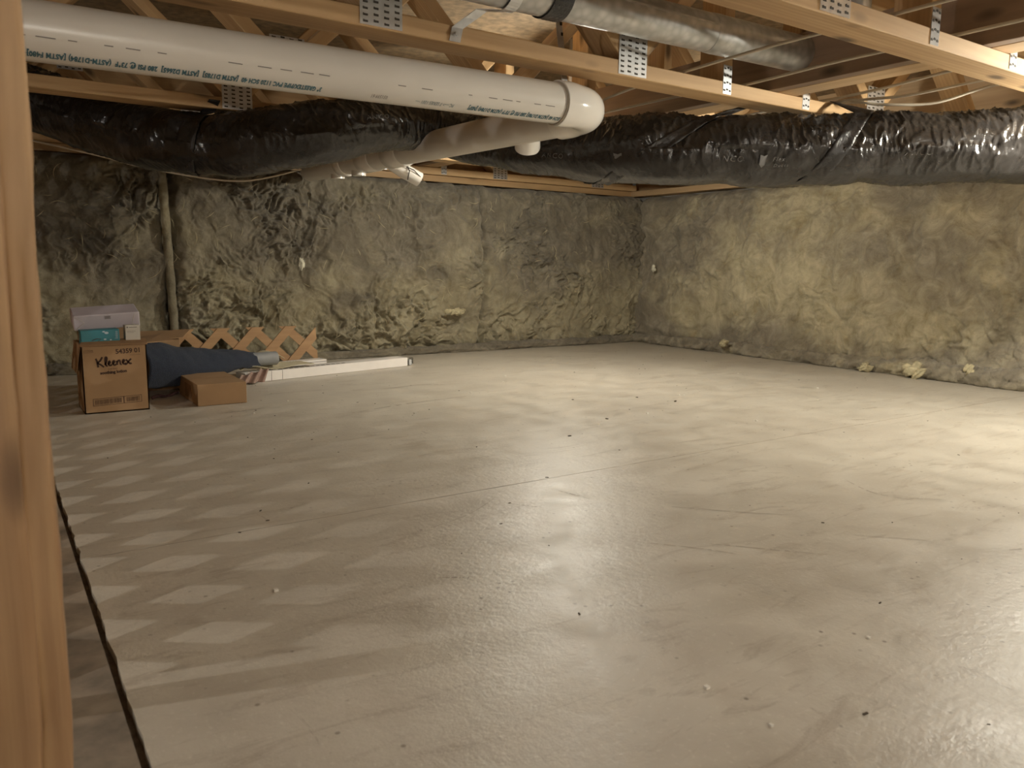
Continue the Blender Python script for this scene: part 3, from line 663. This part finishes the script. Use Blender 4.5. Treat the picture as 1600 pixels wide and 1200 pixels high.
o = link('edge_strip', mesh_np('edge_strip', P_, True), M_stud, t); o.location = -t.location; o['label'] = 'paler bark-edged strip along the stud'
# lattice screen along the opening, seen edge-on behind the stud; its gaps throw the diamond patches of light
t = thing('lattice_screen', 'diagonal wooden lattice screen standing in the opening behind the stud', 'lattice', (.0, 2.2, 0))
Y0, Y1, Z0, Z1 = .97, 3.72, .02, .955
def strips(layer_x, sgn, parent, Y0, Y1, Z0, Z1, plane='yz', at=0, pitch=.122, wd=.038, th=.006, mat=None, tilt=0.):
    n0 = int((Y1 - Y0 + Z1 - Z0) / pitch) + 2
    for k in range(-1, n0):
        c = Y0 + k * pitch if sgn < 0 else Y0 - (Z1 - Z0) + k * pitch   # line y = c - sgn... clipped to the rectangle
        # centre line param: (y, z): sgn>0: y = c + (z-Z0); sgn<0: y = c - (z-Z0)
        pts = []
        for z in np.linspace(Z0, Z1, 200):
            y = c + (z - Z0) * (1 if sgn > 0 else -1)
            if Y0 <= y <= Y1: pts.append((y, z))
        if len(pts) < 6: continue
        (ya, za), (yb, zb) = pts[0], pts[-1]; ln = math.hypot(yb - ya, zb - za)
        dy, dz = (yb - ya) / ln, (zb - za) / ln; hw = wd / 2 * 1.414
        # ends cut parallel to the frame edge they meet
        def ends(y, z, s_):
            if abs(z - Z0) < .006 or abs(z - Z1) < .006: return [(y - hw, z), (y + hw, z)]
            return [(y, z - hw * (1 if sgn > 0 else -1)), (y, z + hw * (1 if sgn > 0 else -1))] if True else None
        e0_ = ends(ya, za, -1); e1_ = ends(yb, zb, 1)
        nrm = (-dz, dy); key = lambda p: p[0] * nrm[0] + p[1] * nrm[1]
        e0_.sort(key=key); e1_.sort(key=key)
        q = [e0_[0], e0_[1], e1_[1], e1_[0]]
        q = [(min(max(y, Y0), Y1), min(max(z, Z0), Z1)) for y, z in q]
        mb = MB()
        if plane == 'yz': v = [(layer_x, y, z) for y, z in q] + [(layer_x + th, y, z) for y, z in q]
        else: v = [(y, at + layer_x + (z - Z0) * tilt, z) for y, z in q] + [(y, at + layer_x + th + (z - Z0) * tilt, z) for y, z in q]
        mb.add(v, [(0, 1, 2, 3), (7, 6, 5, 4), (0, 4, 5, 1), (1, 5, 6, 2), (2, 6, 7, 3), (3, 7, 4, 0)])
        obj('lattice_strip', mb, mat or M_lat, parent)
strips(.000, 1, t, Y0, Y1, Z0, Z1); strips(-.007, -1, t, Y0, Y1, Z0, Z1)
obj('shadow_stile', MB().box((-.03, Y0 - .058, .003), (-.008, Y0 - .0205, .962)), M_woodZ, t)  # unseen stile added to cast the dark band across the near floor
obj('frame_rail', MB().box((-.03, Y0 - .02, .003), (-.008, Y1 + .02, .03)), M_woodY, t)
obj('frame_rail', MB().box((-.03, Y0 - .02, .93), (-.008, Y1 + .02, .962)), M_woodY, t)

# lattice offcut leaning at the back
t = thing('lattice_offcut', 'low offcut of orange-brown wooden lattice leaning at the foot of the back wall', 'lattice', (1.0, 3.6, 0))
strips(-.0065, 1, t, .575, 1.300, .004, .185, 'xz', 3.575, pitch=.152, tilt=.22, mat=M_lat); strips(.0005, -1, t, .575, 1.300, .004, .185, 'xz', 3.575, pitch=.152, tilt=.22, mat=M_lat)

# ------------------------------------------------------------------ open carton
cx0, cx1, cy0, cy1, ch = .238, .424, 2.738, 2.925, .219
t = thing('open_carton', 'open brown cardboard tissue carton with dark printing on its front', 'box', ((cx0 + cx1) / 2, (cy0 + cy1) / 2, 0))
th_ = .0032
obj('front_panel', MB().box((cx0, cy0, 0.0005), (cx1, cy0 + th_, ch)), M_card, t)
obj('back_panel', MB().box((cx0, cy1 - th_, .0005), (cx1, cy1, ch)), M_card, t)
obj('side_panel', MB().box((cx0, cy0, .0005), (cx0 + th_, cy1, ch)), M_card, t)
obj('side_panel', MB().box((cx1 - th_, cy0, .0005), (cx1, cy1, ch)), M_card, t)
obj('bottom_panel', MB().box((cx0, cy0, .0005), (cx1, cy1, .004)), M_card, t)
mb = MB().add([(cx0 - .003, cy0 - .002, ch), (cx1 + .003, cy0 - .002, ch), (cx1 + .001, cy0 + .030, ch + .012), (cx0 + .006, cy0 + .030, ch + .010), (cx0 - .003, cy0 - .006, ch - .006), (cx1 + .003, cy0 - .006, ch - .006), (cx1 + .001, cy0 + .030, ch + .007), (cx0 + .006, cy0 + .030, ch + .005)],
              [(0, 1, 2, 3), (4, 5, 6, 7), (0, 1, 5, 4), (1, 2, 6, 5), (2, 3, 7, 6), (3, 0, 4, 7)])
obj('flap', mb, M_carde, t)
mb = MB().add([(cx1, cy0 + .005, ch), (cx1, cy1, ch), (cx1 + .085, cy1 + .01, ch + .012), (cx1 + .088, cy0 + .02, ch + .002)] + [(cx1, cy0 + .005, ch - .003), (cx1, cy1, ch - .003), (cx1 + .085, cy1 + .01, ch + .009), (cx1 + .088, cy0 + .02, ch - .001)],
              [(0, 1, 2, 3), (4, 5, 6, 7), (0, 1, 5, 4), (1, 2, 6, 5), (2, 3, 7, 6), (3, 0, 4, 7)])
obj('flap', mb, M_card, t)
mb = MB().add([(cx0, cy0 + .004, ch), (cx0, cy1, ch), (cx0 - .012, cy1 - .005, ch - .09), (cx0 - .012, cy0 + .012, ch - .08)] + [(cx0 - .003, cy0 + .004, ch), (cx0 - .003, cy1, ch), (cx0 - .015, cy1 - .005, ch - .09), (cx0 - .015, cy0 + .012, ch - .09)],
              [(0, 1, 2, 3), (4, 5, 6, 7), (0, 1, 5, 4), (1, 2, 6, 5), (2, 3, 7, 6), (3, 0, 4, 7)])
obj('flap', mb, M_card, t)
mb = MB().add([(cx0 + .01, cy1, ch), (cx1 - .01, cy1, ch), (cx1 - .012, cy1 + .05, ch + .05), (cx0 + .012, cy1 + .05, ch + .05)] + [(cx0 + .01, cy1 + .003, ch), (cx1 - .01, cy1 + .003, ch), (cx1 - .012, cy1 + .053, ch + .05), (cx0 + .012, cy1 + .053, ch + .05)],
              [(0, 1, 2, 3), (4, 5, 6, 7), (0, 1, 5, 4), (1, 2, 6, 5), (2, 3, 7, 6), (3, 0, 4, 7)])
obj('flap', mb, M_card, t)
yf = cy0 - .0006
front = lambda x0, z0, rot=0.: (lambda u, v: (x0 + u * math.cos(rot) - v * math.sin(rot), yf, z0 + u * math.sin(rot) + v * math.cos(rot)))
text_mesh('54359 01', .0205, front(.3335, .1865, .035), 'carton_number', M_ink, t, space=.95, font_bold=.0005)
text_mesh('soothing lotion', .0125, front(.287, .1235, .05), 'carton_lettering', M_ink, t, font_bold=.0007)
text_mesh('facial tissue', .0058, front(.310, .1375, .05), 'carton_lettering', M_ink, t)
text_mesh('LOTION', .0075, front(.243, .196, .02), 'carton_lettering', M_ink, t)
# the brush-script name, drawn stroke by stroke
script = [[(0, 1.02), (.10, .62), (.12, .0)], [(.62, 1.12), (.38, .72), (.13, .50), (.36, .30), (.66, -.04)],
          [(.78, .18), (1.0, .7), (1.02, 1.05), (.90, 1.02), (.84, .5), (.88, .10), (1.02, .06)],
          [(1.04, .22), (1.24, .34), (1.30, .52), (1.18, .56), (1.12, .28), (1.22, .05), (1.44, .14)],
          [(1.46, .22), (1.66, .34), (1.72, .52), (1.60, .56), (1.54, .28), (1.64, .05), (1.86, .14)],
          [(1.92, .52), (1.94, .04)], [(1.95, .30), (2.10, .54), (2.22, .50), (2.24, .06), (2.34, .08)],
          [(2.40, .22), (2.60, .34), (2.66, .52), (2.54, .56), (2.48, .28), (2.58, .05), (2.78, .14)],
          [(2.80, .54), (2.98, .30), (3.18, .00), (3.30, .10)], [(3.32, .58), (3.06, .32), (2.80, .02), (2.66, .0)]]
mb = MB()
for st in script:
    P_ = cr(np.array(st, float), np.linspace(0, len(st) - 1.001, 8 * len(st))); k = .0345; a = math.radians(4)
    u = P_[:, 0] * k * .87; v = P_[:, 1] * k * .80; X_ = .279 + u * math.cos(a) - v * math.sin(a); Zp = .1460 + u * math.sin(a) + v * math.cos(a)
    for i in range(len(X_) - 1):
        dx_, dz_ = X_[i + 1] - X_[i], Zp[i + 1] - Zp[i]; l_ = math.hypot(dx_, dz_) + 1e-9; nx, nz_ = -dz_ / l_ * .0026, dx_ / l_ * .0026
        mb.add([(X_[i] - nx, yf, Zp[i] - nz_), (X_[i] + nx, yf, Zp[i] + nz_), (X_[i + 1] + nx + dx_ * .2, yf, Zp[i + 1] + nz_ + dz_ * .2), (X_[i + 1] - nx + dx_ * .2, yf, Zp[i + 1] - nz_ + dz_ * .2)], [(0, 1, 2, 3)])
obj('carton_script', mb, M_ink, t)
mb = MB(); bx0, bx1, bz0, bz1 = .262, .402, .024, .047
def fr(x, z): return (x, yf, z + (x - bx0) * .03)
def bar(xa, za, xb, zb): mb.add([fr(xa, za), fr(xb, za), fr(xb, zb), fr(xa, zb)], [(0, 1, 2, 3)])
bar(bx0, bz0, bx1, bz0 + .0012); bar(bx0, bz1 - .0012, bx1, bz1); bar(bx0, bz0, bx0 + .0013, bz1); bar(bx1 - .0013, bz0, bx1, bz1); bar(.3485, bz0, .351, bz1)
x = bx0 + .006
while x < bx1 - .006:
    wd = rng.choice([.0004, .0007, .0011])
    if not .343 < x < .356: bar(x, bz0 + .004, x + wd, bz1 - .004)
    x += wd + rng.choice([.0007, .0011, .0016])
obj('barcode', mb, M_ink, t)
mb = MB(); mb.add([(.241, yf, .1935), (.272, yf, .1945), (.272, yf, .1938), (.241, yf, .1928)], [(0, 1, 2, 3)]).add([(.375, yf, .181), (.405, yf, .182), (.405, yf, .1813), (.375, yf, .1803)], [(0, 1, 2, 3)])
obj('printed_rule', mb, M_ink, t)

# contents
t = thing('tissue_box', 'teal tissue box standing in the open carton', 'box', (.296, 2.79, .005))
b_ = obj('box_body', MB().box((.243, 2.757, .14), (.352, 2.82, .262), rot=(0, -.03, 0), at=(.3, 2.79, .2)), M_teal, t, bevel=.0015)
tf = lambda x0, z0: (lambda u, v: (x0 + u, 2.7555, z0 + v))
text_mesh('lotion', .013, lambda u, v: (.3455 - v, 2.7555, .233 + u * .8), 'box_lettering', M_pinkd, t)
mb = MB()
for (px_, pz_, rr_) in ((.306, .256, .004), (.314, .252, .006), (.309, .232, .004), (.325, .230, .003)):
    mb.add([(px_ + rr_ * math.cos(a), 2.7555, pz_ + .6 * rr_ * math.sin(a)) for a in np.linspace(0, 6.28, 12, endpoint=False)], [tuple(range(12))])
obj('printed_spots', mb, M_pinkd, t)
mb = MB().tube([(.272, 2.7555, .229), (.285, 2.7555, .2345), (.298, 2.7555, .2335), (.289, 2.7555, .227)], .0009, 5); obj('printed_swirl', mb, M_ink, t)
t = thing('medicine_box', 'small white carton standing in the right of the open carton', 'box', (.388, 2.79, .02))
obj('box_body', MB().box((.368, 2.757, .15), (.411, 2.80, .274)), M_white, t, bevel=.001)
mb = MB().box((.372, 2.7562, .2655), (.3765, 2.757, .2695)).box((.379, 2.7562, .2665), (.402, 2.757, .2685)); obj('printed_mark', mb, M_inkg, t)
obj('printed_lines', MB().box((.373, 2.7564, .2545), (.398, 2.757, .2555)).box((.373, 2.7564, .250), (.393, 2.757, .2508)), M_inkg, t)
t = thing('white_packet', 'lilac white wrapped packet lying tilted on top of the open carton', 'packet', (.33, 2.88, .25))
ro = (math.radians(14), -.055, .0)
bb = MB().box((.232, 2.835, .262), (.424, 2.93, .312), rot=ro, at=(.33, 2.85, .27))
obj('packet_body', bb, M_lav, t, bevel=.003)
E3 = Euler(ro).to_matrix(); at_ = Vector((.33, 2.85, .27))
def pk(x, z, y=2.8342): return tuple(at_ + E3 @ (Vector((x, y, z)) - at_))
mb = MB()
for (a_, b2) in (((.234, .264), (.262, .288)), ((.234, .310), (.262, .288)), ((.422, .264), (.400, .274)), ((.400, .274), (.410, .310))):
    mb.tube([pk(*a_), pk(*b2)], .0007, 4)
obj('fold_crease', mb, M_white, t)
mb = MB()
for i in range(5):
    for j in range(3): mb.add([pk(.321 + i * .0036, .296 + j * .0035, 2.8338), pk(.3236 + i * .0036, .296 + j * .0035, 2.8338), pk(.3236 + i * .0036, .2986 + j * .0035, 2.8338), pk(.321 + i * .0036, .2986 + j * .0035, 2.8338)], [(0, 1, 2, 3)])
obj('printed_mark', mb, M_inkg, t)
# second carton half hidden behind
t = thing('hidden_carton', 'brown carton mostly hidden behind the open carton and navy carpet', 'box', (.52, 3.12, 0))
obj('box_body', MB().box((.455, 3.125, .001), (.60, 3.26, .19)), M_card, t, bevel=.002)
mb = MB().add([(.45, 3.12, .192), (.61, 3.12, .196), (.66, 3.235, .215), (.46, 3.265, .212), (.45, 3.12, .189), (.61, 3.12, .193), (.66, 3.235, .212), (.46, 3.265, .209)], [(0, 1, 2, 3), (4, 5, 6, 7), (0, 1, 5, 4), (1, 2, 6, 5), (2, 3, 7, 6), (3, 0, 4, 7)])
obj('flap', mb, M_card, t)

# small closed box
sx0, sx1, sy0, sy1, sh_ = .567, .727, 2.708, 3.0, .0735
t = thing('small_box', 'small closed brown cardboard box lying in front of the navy carpet', 'box', (.647, 2.85, 0))
obj('box_body', MB().box((sx0, sy0, .0008), (sx1, sy1, sh_)), M_card, t, bevel=.0018)
obj('tape_strip', MB().box((sx0 - .0006, 2.80, .012), (sx0, 2.90, .06)), M_carde, t)
obj('lid_seam', MB().box((sx0 + .002, 2.853, sh_ - .0002), (sx1 - .002, 2.8545, sh_ + .0003)), M_carde, t)

# ------------------------------------------------------------------ carpet remnant
t = thing('carpet_remnant', 'navy blue carpet remnant rolled into a flaring bundle beside the open carton', 'carpet', (.65, 3.0, 0))
na, nt_ = 70, 60
P_ = np.zeros((na, nt_, 3))
for i in range(na):
    q = i / (na - 1); c = np.array([.405 + .495 * q, 3.00 + .23 * q, 0.])
    hgt = np.interp(q, [0, .15, .35, .6, .85, 1], [.198, .188, .160, .138, .122, .105]); hw = np.interp(q, [0, .3, .6, 1], [.100, .090, .062, .036])
    base = np.interp(q, [0, .3, .6, .8, 1], [.004, .006, .03, .05, .052]); dvec = np.array([.866, .5, 0]); nv = np.array([dvec[1], -dvec[0], 0])
    for j in range(nt_):
        a = math.radians(-38 + (j / (nt_ - 1)) * 256)
        px_ = math.cos(a); pz_ = math.sin(a); zz_ = (pz_ * .5 + .5)
        rr_ = 1 + .06 * math.sin(a * 3 + q * 5)
        P_[i, j] = c + nv * (px_ * hw * rr_) + np.array([0, 0, base + (hgt - base) * zz_])
P_[..., 2] += .006 * fbm(P_[..., 0] * 14, P_[..., 1] * 14 + P_[..., 2] * 10, 3, 8); P_[..., 2] = np.maximum(P_[..., 2], .002)
o = link('carpet_sheet', mesh_np('carpet_sheet', P_), M_carpet, t); o.location = -t.location; so = o.modifiers.new('thick', 'SOLIDIFY'); so.thickness = .008; so.offset = -1
pts = [(.462 + .012 * k, 2.925 + .008 * k, .006 + .004 * math.sin(k)) for k in range(9)]
obj('carpet_edge', MB().tube(pts, [.006] * 9, 8), M_maroon, t, smooth=True)
a0_, a1_ = Vector((.72, 3.165, .088)), Vector((.998, 3.235, .085))
t = thing('grey_roll', 'grey rolled pad poking out of the right end of the navy carpet', 'roll', tuple((a0_ + a1_) / 2))
obj('roll_body', MB().tube([a0_, a1_ - Vector((.006, 0, 0)), a1_], [.028, .028, .024], 28), M_grey, t, smooth=True, angle=True)
obj('roll_sheet', MB().box((.74, 3.21, .088), (.90, 3.30, .093), rot=(0, -.12, .2), at=(.82, 3.25, .09)), M_grey, t)

# ------------------------------------------------------------------ white trim boards and bits on them
dv = Vector((1.648 - .855, 3.333 - 3.145, 0)).normalized(); ang = math.atan2(dv.y, dv.x)
def trim(label, p, ln, dp, hh, zb, group='white vinyl trim pieces', holes=False, grooves=0):
    t = thing('trim_board', label, 'board', (p[0], p[1], zb), group)
    t.rotation_euler = (0, 0, 0); E_ = Matrix.Rotation(ang, 3, 'Z'); o_ = Vector((p[0], p[1], 0))
    def tv(x, y, z): return o_ + E_ @ Vector((x, y, 0)) + Vector((0, 0, z))
    def bx(mb, a, b2):
        v = [tv(x, y, z) for x in (a[0], b2[0]) for y in (a[1], b2[1]) for z in (a[2], b2[2])]
        return mb.add(v, [(0, 1, 3, 2), (4, 6, 7, 5), (0, 4, 5, 1), (2, 3, 7, 6), (0, 2, 6, 4), (1, 5, 7, 3)])
    obj('board_body', bx(MB(), (0, 0, zb), (ln, dp, zb + hh)), M_vinyl, t, bevel=.0012)
    if holes:
        mb = MB()
        for k in range(13): bx(mb, (.16 + k * .026, .018, zb + hh), (.178 + k * .026, .030, zb + hh + .0006))
        obj('nail_slots', mb, M_vent, t)
        mb = MB(); bx(mb, (.115, -.0004, zb), (.1165, 0, zb + hh)); bx(mb, (.165, -.0004, zb), (.1665, 0, zb + hh)); obj('cut_marks', mb, M_vent, t)
    if grooves:
        mb = MB()
        for k in range(grooves): bx(mb, (0, -.0005, zb + hh * (k + 1) / (grooves + 1)), (ln, .0, zb + hh * (k + 1) / (grooves + 1) + .0015))
        obj('groove', mb, M_vent, t)
    return t
trim('long white vinyl trim board lying on the floor in front of the lattice offcut', (.84, 3.141), .83, .075, .040, .001, holes=True)
trim('short grooved white trim piece behind the long trim board', (1.06, 3.36), .225, .06, .030, .016, grooves=2)
obj_t = trim('thin white trim strip under the short grooved piece', (1.02, 3.335), .24, .03, .014, .001)
# cream grip mesh: undulating sheet
nu, nv_ = 60, 26; U, V = np.meshgrid(np.linspace(0, 1, nu), np.linspace(0, 1, nv_), indexing='ij')
E_ = np.array([[math.cos(ang), -math.sin(ang)], [math.sin(ang), math.cos(ang)]])
lx, ly = U * .34 - .02, V * .12 + .005
XY = np.stack([lx, ly], -1) @ E_.T + np.array([.85, 3.16])
Zm = .046 + .016 * np.sin(U * 9 + V * 3) * (1 - U) ** 1.2 + .022 * np.clip(V - .3, 0, 1) * (1 - U) + .0016 * np.sin(U * 150) * np.sin(V * 55) + .004
o = link('grip_mesh', mesh_np('grip_mesh', np.concatenate([XY, Zm[..., None]], -1)), M_cream); so = o.modifiers.new('thick', 'SOLIDIFY'); so.thickness = .002
tag(o, 'cream ribbed grip mesh spread over the left half of the white trim board', 'mat')
U, V = np.meshgrid(np.linspace(0, 1, 30), np.linspace(0, 1, 16), indexing='ij')
Zm = .075 + .030 * np.sin(U * 3.1) + .0016 * np.sin(U * 75) * np.sin(V * 45); o = link('grip_mesh', mesh_np('grip_mesh', np.stack([.90 + U * .14, 3.24 + V * .09 + U * .03, Zm], -1)), M_cream); so = o.modifiers.new('thick', 'SOLIDIFY'); so.thickness = .002
tag(o, 'small folded piece of cream grip mesh behind the grey roll', 'mat')
# pinkish folded cloth at the left end of the board
U, V = np.meshgrid(np.linspace(0, 1, 40), np.linspace(0, 1, 20), indexing='ij')
X_ = .79 + U * .115 + V * .03; Y_ = 3.11 + .03 * V + .012 * np.sin(U * 18) + .03 * U; Zm = .006 + V * .062 * (1 - .25 * np.abs(np.sin(U * 9))) * (.55 + .45 * U)
o = link('folded_cloth', mesh_np('folded_cloth', np.stack([X_, Y_ - .02, Zm], -1)), M_pink); so = o.modifiers.new('thick', 'SOLIDIFY'); so.thickness = .002
tag(o, 'pinkish brown pleated cloth at the left end of the long trim board', 'cloth')
# rusty metal clip at the right end of the board
t = thing('metal_clip', 'small bent dark metal clip at the right end of the long trim board', 'clip', (1.67, 3.35, 0))
mb = MB()
for k in range(4): mb.tube([(1.652 + .004 * k, 3.345, .012 + .008 * k), (1.672 + .003 * k, 3.352, .018 + .006 * k), (1.688, 3.356, .010 + .007 * k)], .0022, 6)
obj('clip_wire', mb, M_slot, t)
obj('clip_plate', MB().box((1.658, 3.338, .004), (1.672, 3.356, .030)), M_plate, t)

# scuffs, hairline cracks and drag marks: thin dark stains on the slab
mb = MB()
for pts, wd in (([(1.03, .90), (1.10, .82), (1.16, .755)], .004), ([(.92, .98), (.99, .90), (1.03, .84)], .0035), ([(1.10, 1.12), (1.21, 1.00), (1.28, .935)], .003), ([(1.62, 1.02), (1.58, .93), (1.60, .85)], .005),
                ([(1.60, .87), (1.66, .82)], .003), ([(.62, 1.22), (.75, 1.26), (.86, 1.33)], .003), ([(1.0, 1.30), (1.02, 1.22)], .005), ([(.85, 1.29), (.90, 1.22)], .004), ([(1.28, .80), (1.38, .70)], .003),
                ([(.55, 1.02), (.60, .99)], .006), ([(1.45, .60), (1.53, .57)], .006), ([(.95, 2.35), (1.2, 2.42), (1.45, 2.45)], .010), ([(1.25, 2.75), (1.42, 2.78), (1.52, 2.74)], .012), ([(.60, 2.55), (.75, 2.58)], .010), ([(2.3, 1.45), (2.36, 1.42)], .012), ([(2.5, 1.55), (2.6, 1.54)], .010), ([(1.6, .62), (1.66, .60)], .012)):
    P_ = cr(np.array(pts, float), np.linspace(0, len(pts) - 1.001, 26)); D_ = np.gradient(P_, axis=0); D_ /= np.linalg.norm(D_, axis=1)[:, None]; q = np.linspace(0, 1, 26)
    W_ = wd * .5 * np.sin(np.clip(q, .02, .98) * math.pi) ** .6 * (.6 + .4 * np.abs(vn(q * 9, q * 0 + wd * 999, 3)) * 2)
    a_ = P_ + np.stack([-D_[:, 1], D_[:, 0]], -1) * W_[:, None]; b_2 = P_ - np.stack([-D_[:, 1], D_[:, 0]], -1) * W_[:, None]
    for i in range(25):
        if _h(np.array([i]), np.array([int(wd * 1e4)]), 5)[0] > .55: continue
        mb.add([(*a_[i], .0004), (*a_[i + 1], .0004), (*b_2[i + 1], .0004), (*b_2[i], .0004)], [(0, 1, 2, 3)])
o = obj('scuff_marks', mb, M_scuff, fl); o['kind'] = 'stuff'

# loose grit and splinters on the slab
mb = MB()
chips = [(2.052, 1.985, .009), (1.36, 1.72, .006), (1.62, 1.86, .006), (1.75, 2.2, .005), (1.99, 2.12, .006)]
for k in range(150):
    x, y = (rng.uniform(.2, 3.3), rng.uniform(.35, 3.5)); chips.append((x, y, rng.uniform(.0012, .0034)))
for x, y, s_ in chips:
    a = rng.uniform(0, 3.14); l_ = s_ * rng.uniform(1, 2.4); c_, n_ = math.cos(a), math.sin(a); w_ = s_ * .35
    v = [(x + c_ * i * l_ / 2 - n_ * j * w_, y + n_ * i * l_ / 2 + c_ * j * w_, z) for z in (.0, s_ * .35) for i, j in ((-1, -1), (1, -1), (1, 1), (-1, 1))]
    mb.add(v, [(0, 1, 2, 3), (4, 5, 6, 7), (0, 1, 5, 4), (1, 2, 6, 5), (2, 3, 7, 6), (3, 0, 4, 7)])
o = obj('floor_grit', mb, M_chip); tag(o, 'dark splinters and grit scattered over the concrete floor', 'debris', kind='stuff')
mb = MB()
for k in range(26):
    x, y, s_ = rng.uniform(.3, 3.3), rng.uniform(.4, 3.0), rng.uniform(.0015, .0035)
    mb.box((x - s_, y - s_, 0), (x + s_, y + s_, s_))
o = obj('white_grit', mb, M_chipw); tag(o, 'white crumbs scattered over the concrete floor', 'debris', kind='stuff')

# ------------------------------------------------------------------ bare bulbs
for i, (lb, p, st, col, rad) in enumerate(BULBS):
    t = thing('light_bulb', lb, 'light', p, 'bare bulbs in the joist bays')
    bm = bmesh.new(); bmesh.ops.create_icosphere(bm, subdivisions=3, radius=rad); me = bpy.data.meshes.new('glass_globe'); bm.to_mesh(me); bm.free(); me.shade_smooth()
    link('glass_globe', me, mat_emit(i, col, st), t)
    obj('lamp_holder', MB().tube([Vector(p) + Vector((0, 0, z)) for z in (.026, .05, .07, .10)], [.016, .018, .045, .055], 24), M_porc, t, smooth=True, angle=True)
    obj('bulb_cap_stem', MB().tube([Vector(p) + Vector((0, 0, .10)), Vector((p[0], p[1], ZF))], .012, 12), M_porc, t, smooth=True)
